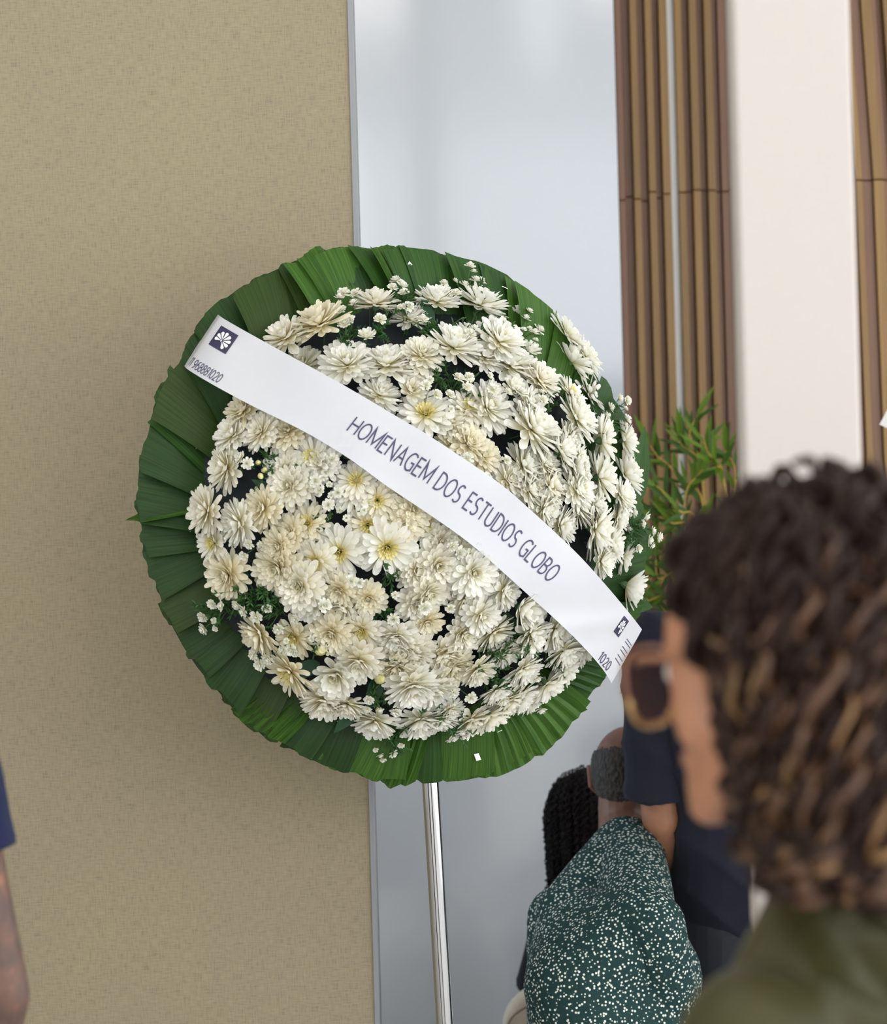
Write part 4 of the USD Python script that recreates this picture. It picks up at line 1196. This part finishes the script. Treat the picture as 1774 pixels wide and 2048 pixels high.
def curls(Hm, hc, n, seed, k=1.0, thin=0.12, fmax=0.005, ylim=None, off=(0.012, 0.05), zend=(-0.20, -0.13), front=0.045, rad=0.0075, tube=0.0032, step=0.006, nmax=64, pitch=0.026, region=None):
    """Curly locks that slide down over the skull from their roots; local skull ellipsoid, then hanging."""
    g = np.random.default_rng(seed)
    ax0 = V(0.074, 0.094, 0.090) * k
    c0 = V(0, -0.012, 0.030) * k
    roots = []
    while len(roots) < n:
        d = g.normal(0, 1, 3); d /= np.linalg.norm(d)
        p = c0 + d * ax0
        if p[2] < -0.035 * k or (p[1] > front * k and p[2] < 0.100 * k) or (p[1] > fmax * k and p[2] < 0.062 * k):
            continue
        roots.append(d)
    D = np.array(roots)
    o = g.uniform(off[0], off[1], n)
    yy = (c0 + D * ax0)[:, 1]
    zz = (c0 + D * ax0)[:, 2]
    fw = np.clip((yy + 0.050) / 0.06, 0, 1) * np.clip((0.142 - zz) / 0.05, 0, 1)
    o = o * (1 - fw * (1 - thin))
    ax = ax0[None] + o[:, None]
    P = c0 + D * ax
    ze = g.uniform(zend[0], zend[1], n)
    fr = np.clip((P[:, 1] + 0.01) / 0.06, 0, 1)
    ze = ze + 0.072 * fr
    pts = [P.copy()]
    for i in range(nmax - 1):
        rel = (P - c0) / ax
        nl = np.linalg.norm(rel, axis=1, keepdims=True)
        N = rel / ax; N /= np.linalg.norm(N, axis=1, keepdims=True)
        g_ = np.tile(V(0, 0, -1.0), (n, 1)) + V(0, -0.25, 0) - 0.5 * fw[:, None] * V(0, 1, 0) + g.normal(0, 0.10, (n, 3))
        low = (P[:, 2] < c0[2])[:, None]
        tgt = g_ - N * np.where(low, np.minimum((g_ * N).sum(1, keepdims=True), 0), (g_ * N).sum(1, keepdims=True))
        if ylim is not None:
            tgt = tgt + 0.75 * V(0, 1, 0) * fw[:, None] * (P[:, 2:3] < -0.02)
        tgt = np.where(low, tgt + V(0, -0.1, 0) - 0.10 * N * V(1, 1, 0), tgt)
        ln = np.linalg.norm(tgt, axis=1, keepdims=True)
        tgt = tgt / np.maximum(ln, 1e-3)
        go = (P[:, 2] > ze)[:, None]
        P = P + np.where(go, tgt * step, tgt * step * 0.02)
        if ylim is not None:                                   # the hair is combed back from the face
            yl = ylim + 0.055 * np.clip((P[:, 2] - 0.055) / 0.07, 0, 1) + 0.036 * np.clip((-P[:, 2] - 0.025) / 0.08, 0, 1)
            P[:, 1] = np.minimum(P[:, 1], np.maximum(yl, P[:, 1] - 0.004))
            rel = (P - c0) / ax
            nl = np.linalg.norm(rel, axis=1, keepdims=True)
            P = np.where((nl < 1) & (P[:, 2:3] > -0.02), c0 + rel / nl * ax, P)
        pts.append(P.copy())
    C = np.stack(pts, 1)
    T = np.gradient(C, axis=1); T /= np.maximum(np.linalg.norm(T, axis=2, keepdims=True), 1e-9)
    A_ = np.cross(T, V(0.31, 0.9, 0.2)); A_ /= np.maximum(np.linalg.norm(A_, axis=2, keepdims=True), 1e-9)
    B_ = np.cross(T, A_)
    sl = np.r_[0, np.arange(1, nmax)] * step
    rr_ = (rad * g.uniform(0.6, 1.4, n))[:, None] * np.clip(sl / 0.03, 0.15, 1)[None]
    ph = g.uniform(0, 6.28, n)[:, None] + 2 * math.pi * sl[None] / (pitch * g.uniform(0.8, 1.3, n))[:, None]
    C = C + rr_[..., None] * (np.cos(ph)[..., None] * A_ + np.sin(ph)[..., None] * B_)
    Wd = C @ Hm.T + hc
    return Wd, D, np.broadcast_to(tube * np.r_[0.6, np.ones(nmax - 4), 0.8, 0.6, 0.3], (n, nmax)) * g.uniform(0.7, 1.3, n)[:, None], C


# ---- woman with curly hair in the foreground
phi = math.radians(42)
hdir = V(-math.sin(phi), math.cos(phi), -0.06)
phb = math.radians(48)
fb = V(-math.sin(phb), math.cos(phb), 0)
rb_ = np.cross(fb, V(0, 0, 1))
J = {'head': at(1558, 1350, 1.60)}
J['neck'] = at(1705, 1825, 1.60)
sc_ = J['neck'] + V(0, 0, -0.045)
J['ls'], J['rs'] = sc_ - rb_ * 0.135 - V(0, 0, 0.035), sc_ + rb_ * 0.14 - V(0, 0, 0.02)
J['pelvis'] = V(sc_[0] + 0.0, sc_[1], 0.84)
for s, sg in (('l', -1), ('r', 1)):
    J[s + 'e'] = J[s + 's'] + sg * rb_ * 0.055 + V(0, 0, -0.27)
    J[s + 'w'] = J[s + 'e'] + fb * 0.05 + V(0, 0, -0.23)
stand_legs(J, rb_, fb)
wom, Bm, Hm = person('woman with curly brown hair and sunglasses in an olive shirt, seen from behind', J, fb, hdir, skin_tan, olive_cloth, trouser_denim, sleeve=0.85, shirt_name='shirt',
                     fold=((0.75, 0.1, 0.62), 0.050, 62, 0.25), head_k=1.0, build=0.95, ear=False)
hc = J['head']
cap_h = ell((0, -0.022, 0.034), (0.080, 0.098, 0.104)).trim_by_plane([0, -1.0, 0.45], 0.006)
cap_h = union([cap_h, hull(((0.045, -0.055, 0.0), 0.052), ((-0.045, -0.055, 0.0), 0.052), ((0.04, -0.055, -0.10), 0.045), ((-0.04, -0.055, -0.10), 0.045), ((0, -0.07, -0.05), 0.055))])
hb = obj('hair', soften(place(cap_h, Hm, hc), 0.012, 6), hair_dark, wom, smooth=True)
kw = dict(zend=(-0.155, -0.100), ylim=0.016, thin=0.05, fmax=0.016)
for nm, n_, sd, of_, mt_, rd_w, pt_, tb_, zt_, lb in (('dark_curls', 800, 5, (0.010, 0.056), hair_dark, 0.010, 0.045, 0.0042, 9, None), ('brown_curls', 230, 6, (0.036, 0.056), hair_brown, 0.011, 0.055, 0.0030, 0.55, 'brown curls'),
                                               ('golden_curls', 46, 8, (0.046, 0.060), hair_gold, 0.011, 0.060, 0.0026, 0.15, 'golden highlighted curls')):
    Wd, D, R_, Cl = curls(Hm, hc, n_, sd, 1.0, off=of_, rad=rd_w, pitch=pt_, tube=tb_, **kw)
    use = D[:, 2] < zt_
    obj(nm, tubes(Wd[use], R_[use], 5), mt_, hb, smooth=True, kind='stuff', label=lb)

# ---- her sunglasses
gl = thing('sunglasses', 'large tinted sunglasses with brown frame worn by the curly haired woman', 'sunglasses', tuple(hc))


def L2W(p):
    return np.asarray(p, float) @ Hm.T + hc


def lens_outline(s, n=40):
    t = np.linspace(0, 2 * math.pi, n, endpoint=False)
    ex = 2.7
    x = np.sign(np.cos(t)) * np.abs(np.cos(t)) ** (2 / ex) * 0.0345
    z = np.sign(np.sin(t)) * np.abs(np.sin(t)) ** (2 / ex) * 0.031
    x = x * (1 + 0.10 * np.sign(z) * np.abs(z) / 0.029)
    cx = s * 0.038
    y = 0.106 - 0.36 * np.clip((np.abs(cx + x) - 0.01), 0, None) ** 1.3
    return np.stack([cx + x, y, z - 0.004], 1)


for s in (-1, 1):
    ol = lens_outline(s)
    cen = ol.mean(0)
    rings = [cen + (ol - cen) * q_ + V(0, 0.004, 0) * (1 - q_ ** 2) for q_ in (0.25, 0.5, 0.75, 1.0)]
    v = np.vstack([cen[None] + V(0, 0.004, 0)] + rings)
    f = [(0, 1 + j, 1 + (j + 1) % 40) for j in range(40)]
    for r_i in range(3):
        for j in range(40):
            a, b = 1 + r_i * 40 + j, 1 + r_i * 40 + (j + 1) % 40
            f += [(a, a + 40, b + 40), (a, b + 40, b)]
    obj('lens', trimesh.Trimesh(L2W(v), np.array(f), process=False), lens_mat, gl, smooth=True)
    loop = np.vstack([ol, ol[:2]])
    obj('rim', tubes(L2W(loop), 0.0021, 8), frame_brown, gl, smooth=True)
    obj('rim_edge', tubes(L2W(np.vstack([ol[21:38]]) + V(0, -0.002, -0.001)), 0.0024, 8, True), frame_gold, gl, smooth=True, label='gold lower edge of the rim')
    tmp = np.array([(s * 0.0735, 0.080, 0.017), (s * 0.083, 0.055, 0.020), (s * 0.0835, 0.01, 0.018), (s * 0.080, -0.03, 0.010), (s * 0.076, -0.05, -0.012)])
    cs = CubicSpline(np.arange(5), tmp)
    obj('temple', tubes(L2W(cs(np.linspace(0, 4, 20))), 0.0030, 8, True), frame_brown, gl, smooth=True)
obj('bridge', tubes(L2W(np.array([(-0.010, 0.1055, 0.010), (0, 0.108, 0.013), (0.010, 0.1055, 0.010)])), 0.0026, 8, True), frame_brown, gl, smooth=True)

# ---- standing man in a navy shirt, mostly behind her
YN = 4.30
fn = V(0.25, 1, 0); fn /= np.linalg.norm(fn)
rn = np.cross(fn, V(0, 0, 1))
J = {}
J['ls'] = at(1314, 1292, YN)
sc_ = J['ls'] + rn * 0.215 + V(0, 0, 0.02)
J['rs'] = sc_ + rn * 0.20
J['neck'] = sc_ + V(0.02, 0, 0.045)
J['head'] = sc_ + V(0.045, 0.08, 0.205)
J['pelvis'] = V(sc_[0] + 0.02, sc_[1] + 0.05, 0.79)
J['le'] = at(1326, 1640, YN + 0.03)
J['lw'] = at(1362, 1850, YN + 0.17)
J['re'] = J['rs'] + rn * 0.04 + V(0, 0, -0.31)
J['rw'] = J['re'] + fn * 0.10 + V(0, 0, -0.24)
stand_legs(J, rn, fn)
nav, Bm, Hm = person('standing person in a dark navy short sleeved shirt, bare arm behind the dotted one', J, fn, fn, skin_brown, navy_cloth, trouser_dark, sleeve=0.86, sl_r=0.070, res=0.014, shirt_name='t_shirt', build=1.12, fold=((0.6, 0.1, 0.7), 0.008, 40))
capn = ell((0, -0.016, 0.036), (0.078, 0.096, 0.094)).trim_by_plane([0, -1.0, 0.75], -0.012)
obj('hair', soften(place(capn, Hm, J['head']), 0.012, 4), hair_black, nav, smooth=True)

# ---- seated man with a bald crown and a dotted shirt
fd = V(-0.45, 1, 0); fd /= np.linalg.norm(fd)
rd_ = np.cross(fd, V(0, 0, 1))
J = {'head': at(1259, 1562, 4.52)}
J['neck'] = at(1255, 1705, 4.36)
J['ls'], J['rs'] = at(1118, 1835, 4.24), at(1305, 1850, 4.02)
mid_s = (J['ls'] + J['rs']) / 2
J['pelvis'] = V(mid_s[0] + 0.03, 4.02, 0.47)
J['le'], J['re'] = at(1112, 2120, 4.30), at(1362, 2130, 4.10)
J['lw'], J['rw'] = J['le'] + fd * 0.2 + rd_ * 0.08 + V(0, 0, -0.06), J['re'] + fd * 0.22 - rd_ * 0.08 + V(0, 0, -0.06)
sit_legs(J, V(1, 0, 0), V(0, 1, 0), 0.42, 0.075)
bald, Bm, Hm = person('seated person with a bald crown in a dark teal shirt with white dots', J, fd, V(0.45, 1, -0.15), skin_bald, dots_cloth, trouser_dark, sleeve=0.9, collar=True, res=0.014, sl_r=0.062, trap=0.016)
ic = trimesh.creation.icosphere(6)
hv = ic.vertices * V(0.0785, 0.0985, 0.0945) + V(0, -0.012, 0.028)
ctr = hv[ic.faces].mean(1)
nz = 0.034 * (meshkit.fbm(ctr * 150, 3, 4) - 0.5)
keep = (ctr[:, 2] + nz < 0.046 - 0.25 * ctr[:, 1]) & (ctr[:, 1] + nz < 0.030) & (ctr[:, 2] + nz > -0.062)
fr_ = ic.faces[keep]
us, inv = np.unique(fr_, return_inverse=True)
vh = hv[us]
vh = vh + (vh - V(0, -0.012, 0.028)) / np.linalg.norm(vh - V(0, -0.012, 0.028), axis=1, keepdims=True) * (0.005 * (meshkit.fbm(vh * V(260, 260, 90), 2, 4) - 0.4))[:, None]
sg_ = np.clip((-0.01 - vh[:, 2]) / 0.05, 0, 1)                      # the neck keeps the nape hair close below the skull
vh[:, :2] = vh[:, :2] + sg_[:, None] * V(0, -0.016)[None] * (vh[:, 1:2] < -0.03)
hm_ = trimesh.Trimesh(vh @ Hm.T + J['head'], inv.reshape(-1, 3), process=False)
obj('hair', hm_, hair_grey, bald, smooth=True, label='short greying hair around the bald crown')
seat1 = J['pelvis']
st1 = thing('stool', 'low dark seat under the person in the dotted shirt', 'stool', (seat1[0], seat1[1], 0))
obj('seat', box((seat1[0] - 0.19, seat1[1] - 0.18, 0.30), (seat1[0] + 0.115, seat1[1] + 0.20, 0.350), 0.015), black_cloth, st1)
for sx in (-1, 1):
    for sy in (-1, 1):
        obj('leg', box((seat1[0] - 0.0375 + sx * 0.13 - 0.015, seat1[1] + 0.01 + sy * 0.16 - 0.015, 0), (seat1[0] - 0.0375 + sx * 0.13 + 0.015, seat1[1] + 0.01 + sy * 0.16 + 0.015, 0.30), 0.003), steel_thin, st1)

# ---- seated person with dark curly hair beyond him
YQ = 4.95
fq = V(-0.1, 1, 0); fq /= np.linalg.norm(fq)
rq = np.cross(fq, V(0, 0, 1))
J = {'head': at(1176, 1655, YQ)}
J['neck'] = at(1176, 1810, YQ - 0.04)
J['ls'], J['rs'] = at(1104, 1880, YQ - 0.05), at(1290, 1895, YQ - 0.02)
J['pelvis'] = V(J['neck'][0] + 0.01, YQ - 0.08, 0.46)
J['le'] = at(1076, 1985, YQ - 0.02)
J['re'] = J['rs'] + rq * 0.06 + V(0, 0.05, -0.24)
J['lw'], J['rw'] = J['le'] + fq * 0.20 + rq * 0.09 + V(0, 0, 0.11), J['re'] + fq * 0.20 - rq * 0.09 + V(0, 0, 0.09)
J['pelvis'][0] += 0.05
sit_legs(J, rq, fq, 0.41, 0.065)
dk, Bm, Hm = person('seated person with dark curly hair dressed in black, beyond the dotted shirt', J, fq, V(0.1, 1, 0), skin_brown, black_cloth, trouser_dark, sleeve=0.95, ear=False, res=0.02, head_k=0.98, build=0.92)
caq = ell((0, -0.016, 0.034), (0.086, 0.100, 0.100)).trim_by_plane([0, -1.0, 0.45], -0.024)
caq = union([caq, hull(((0.04, -0.05, 0.0), 0.05), ((-0.04, -0.05, 0.0), 0.05), ((0.04, -0.05, -0.10), 0.042), ((-0.04, -0.05, -0.10), 0.042))])
hq = obj('hair', soften(place(caq, Hm, J['head']), 0.014, 6), hair_black, dk, smooth=True)
Wd, D, R_, Cl = curls(Hm, J['head'], 1100, 15, 0.98, thin=0.6, fmax=0.02, off=(0.006, 0.040), zend=(-0.150, -0.07), rad=0.0050, tube=0.0015, nmax=50, pitch=0.018)
obj('curls', tubes(Wd, R_, 4), hair_black, hq, smooth=True, kind='stuff')

# ---- cream upholstered chair beneath
cq = J['pelvis']
ch = thing('upholstered_chair', 'cream upholstered chair with rounded back beside the black sleeve', 'chair', (cq[0], cq[1], 0))
xl, xr = at(1003, 2000, 4.72)[0], cq[0] + 0.27


def rounded_slab(x0, x1, y0, y1, z0, z1, rr_, seg=10):
    pts = []
    for cx, cz, a0 in ((x1 - rr_, z1 - rr_, 0), (x0 + rr_, z1 - rr_, 90)):
        for a in np.radians(np.linspace(a0, a0 + 90, seg)):
            pts.append((cx + rr_ * math.cos(a), cz + rr_ * math.sin(a)))
    pts += [(x0, z0), (x1, z0)]
    b = 0.012
    out = []
    P_ = Polygon(pts)
    for yy, ins in ((y0, b), (y0 + b * .4, b * .3), (y0 + b, 0), (y1 - b, 0), (y1 - b * .4, b * .3), (y1, b)):
        c = np.array(P_.buffer(-ins).exterior.coords if ins else P_.exterior.coords)
        out.append(np.c_[c[:, 0], np.full(len(c), yy), c[:, 1]])
    return trimesh.convex.convex_hull(np.vstack(out))


ztop = at(1040, 1968, 4.72)[2]
obj('backrest', rounded_slab(xl, xr, 4.665, 4.735, 0.30, ztop, 0.10), cream_uphol, ch, smooth=40)
sb = np.array([(xl + 0.012, ztop - 0.10), (xl + 0.03, ztop - 0.055), (xl + 0.08, ztop - 0.032), (xl + 0.16, ztop - 0.028), (xr - 0.1, ztop - 0.03)])
cs = CubicSpline(np.arange(5), sb)(np.linspace(0, 4, 30))
obj('seam_piping', tubes(np.c_[cs[:, 0], np.full(30, 4.664), cs[:, 1]], 0.0022, 6), plain('piping_brown', (0.20, 0.16, 0.12), 0.7), ch)
obj('seat_cushion', box((xl + 0.02, 4.735, 0.26), (xr - 0.02, 5.18, 0.338), 0.02), cream_uphol, ch)
for sx in (xl + 0.05, xr - 0.05):
    for sy in (4.72, 5.15):
        obj('leg', trimesh.creation.cylinder(0.016, segment=((sx, sy, 0), (sx, sy, 0.262)), sections=14), wood_dark[1], ch)

# ---- person cut off at the left edge of the picture
YL = 2.5
fl_ = V(0.9, 0.5, 0); fl_ /= np.linalg.norm(fl_)
fl_ = V(-0.35, 1, 0); fl_ /= np.linalg.norm(fl_)
rl = np.cross(fl_, V(0, 0, 1))
J = {}
J['rs'] = at(-131, 1450, YL)
sc_ = J['rs'] - rl * 0.18
J['ls'] = sc_ - rl * 0.18
J['neck'] = sc_ + V(0, 0, 0.06)
J['head'] = sc_ + V(0, 0.03, 0.25)
J['pelvis'] = V(sc_[0], sc_[1], 0.86)
J['re'] = at(-6, 1990, YL)
J['rw'] = at(-70, 2320, YL + 0.10)
J['le'] = J['ls'] - rl * 0.05 + V(0, 0, -0.29)
J['lw'] = J['le'] + fl_ * 0.08 + V(0, 0, -0.25)
stand_legs(J, rl, fl_)
lp_, Bm, Hm = person('standing person in a blue short sleeved shirt, cut off by the left edge', J, fl_, fl_, skin_dark, blue_cloth, trouser_dark, sleeve=0.49, sl_r=0.066, res=0.016, build=1.0, shirt_name='t_shirt')
capn = ell((0, -0.016, 0.036), (0.078, 0.096, 0.094)).trim_by_plane([0, -1.0, 0.75], -0.012)
obj('hair', soften(place(capn, Hm, J['head']), 0.012, 4), hair_black, lp_, smooth=True)

# ---- pale tip of another sash at the right edge
Yt = 4.85
a_, b_, c_ = at(1759, 849, Yt), at(1800, 772, Yt), at(1812, 874, Yt)
d_ = b_ + c_ - a_ + 0.0
rt = thing('ribbon', 'corner of a pale ribbon hanging before the wooden slats at the right edge', 'ribbon', tuple(d_))
slab = trimesh.convex.convex_hull(np.array([p + V(0, y, 0) for p in (a_, b_, c_, d_) for y in (0, 0.0015)]))
obj('ribbon_tail', slab, plain('ribbon_grey', (0.60, 0.60, 0.57), 0.5), rt)
obj('ribbon_cord', tubes(np.array([d_ + V(0.0, 0, 0), d_ + V(0.04, 0.06, 0.7), d_ + V(0.06, 0.16, 1.5)]), 0.002, 6), plain('cord_grey', (0.5, 0.5, 0.48), 0.6), rt)
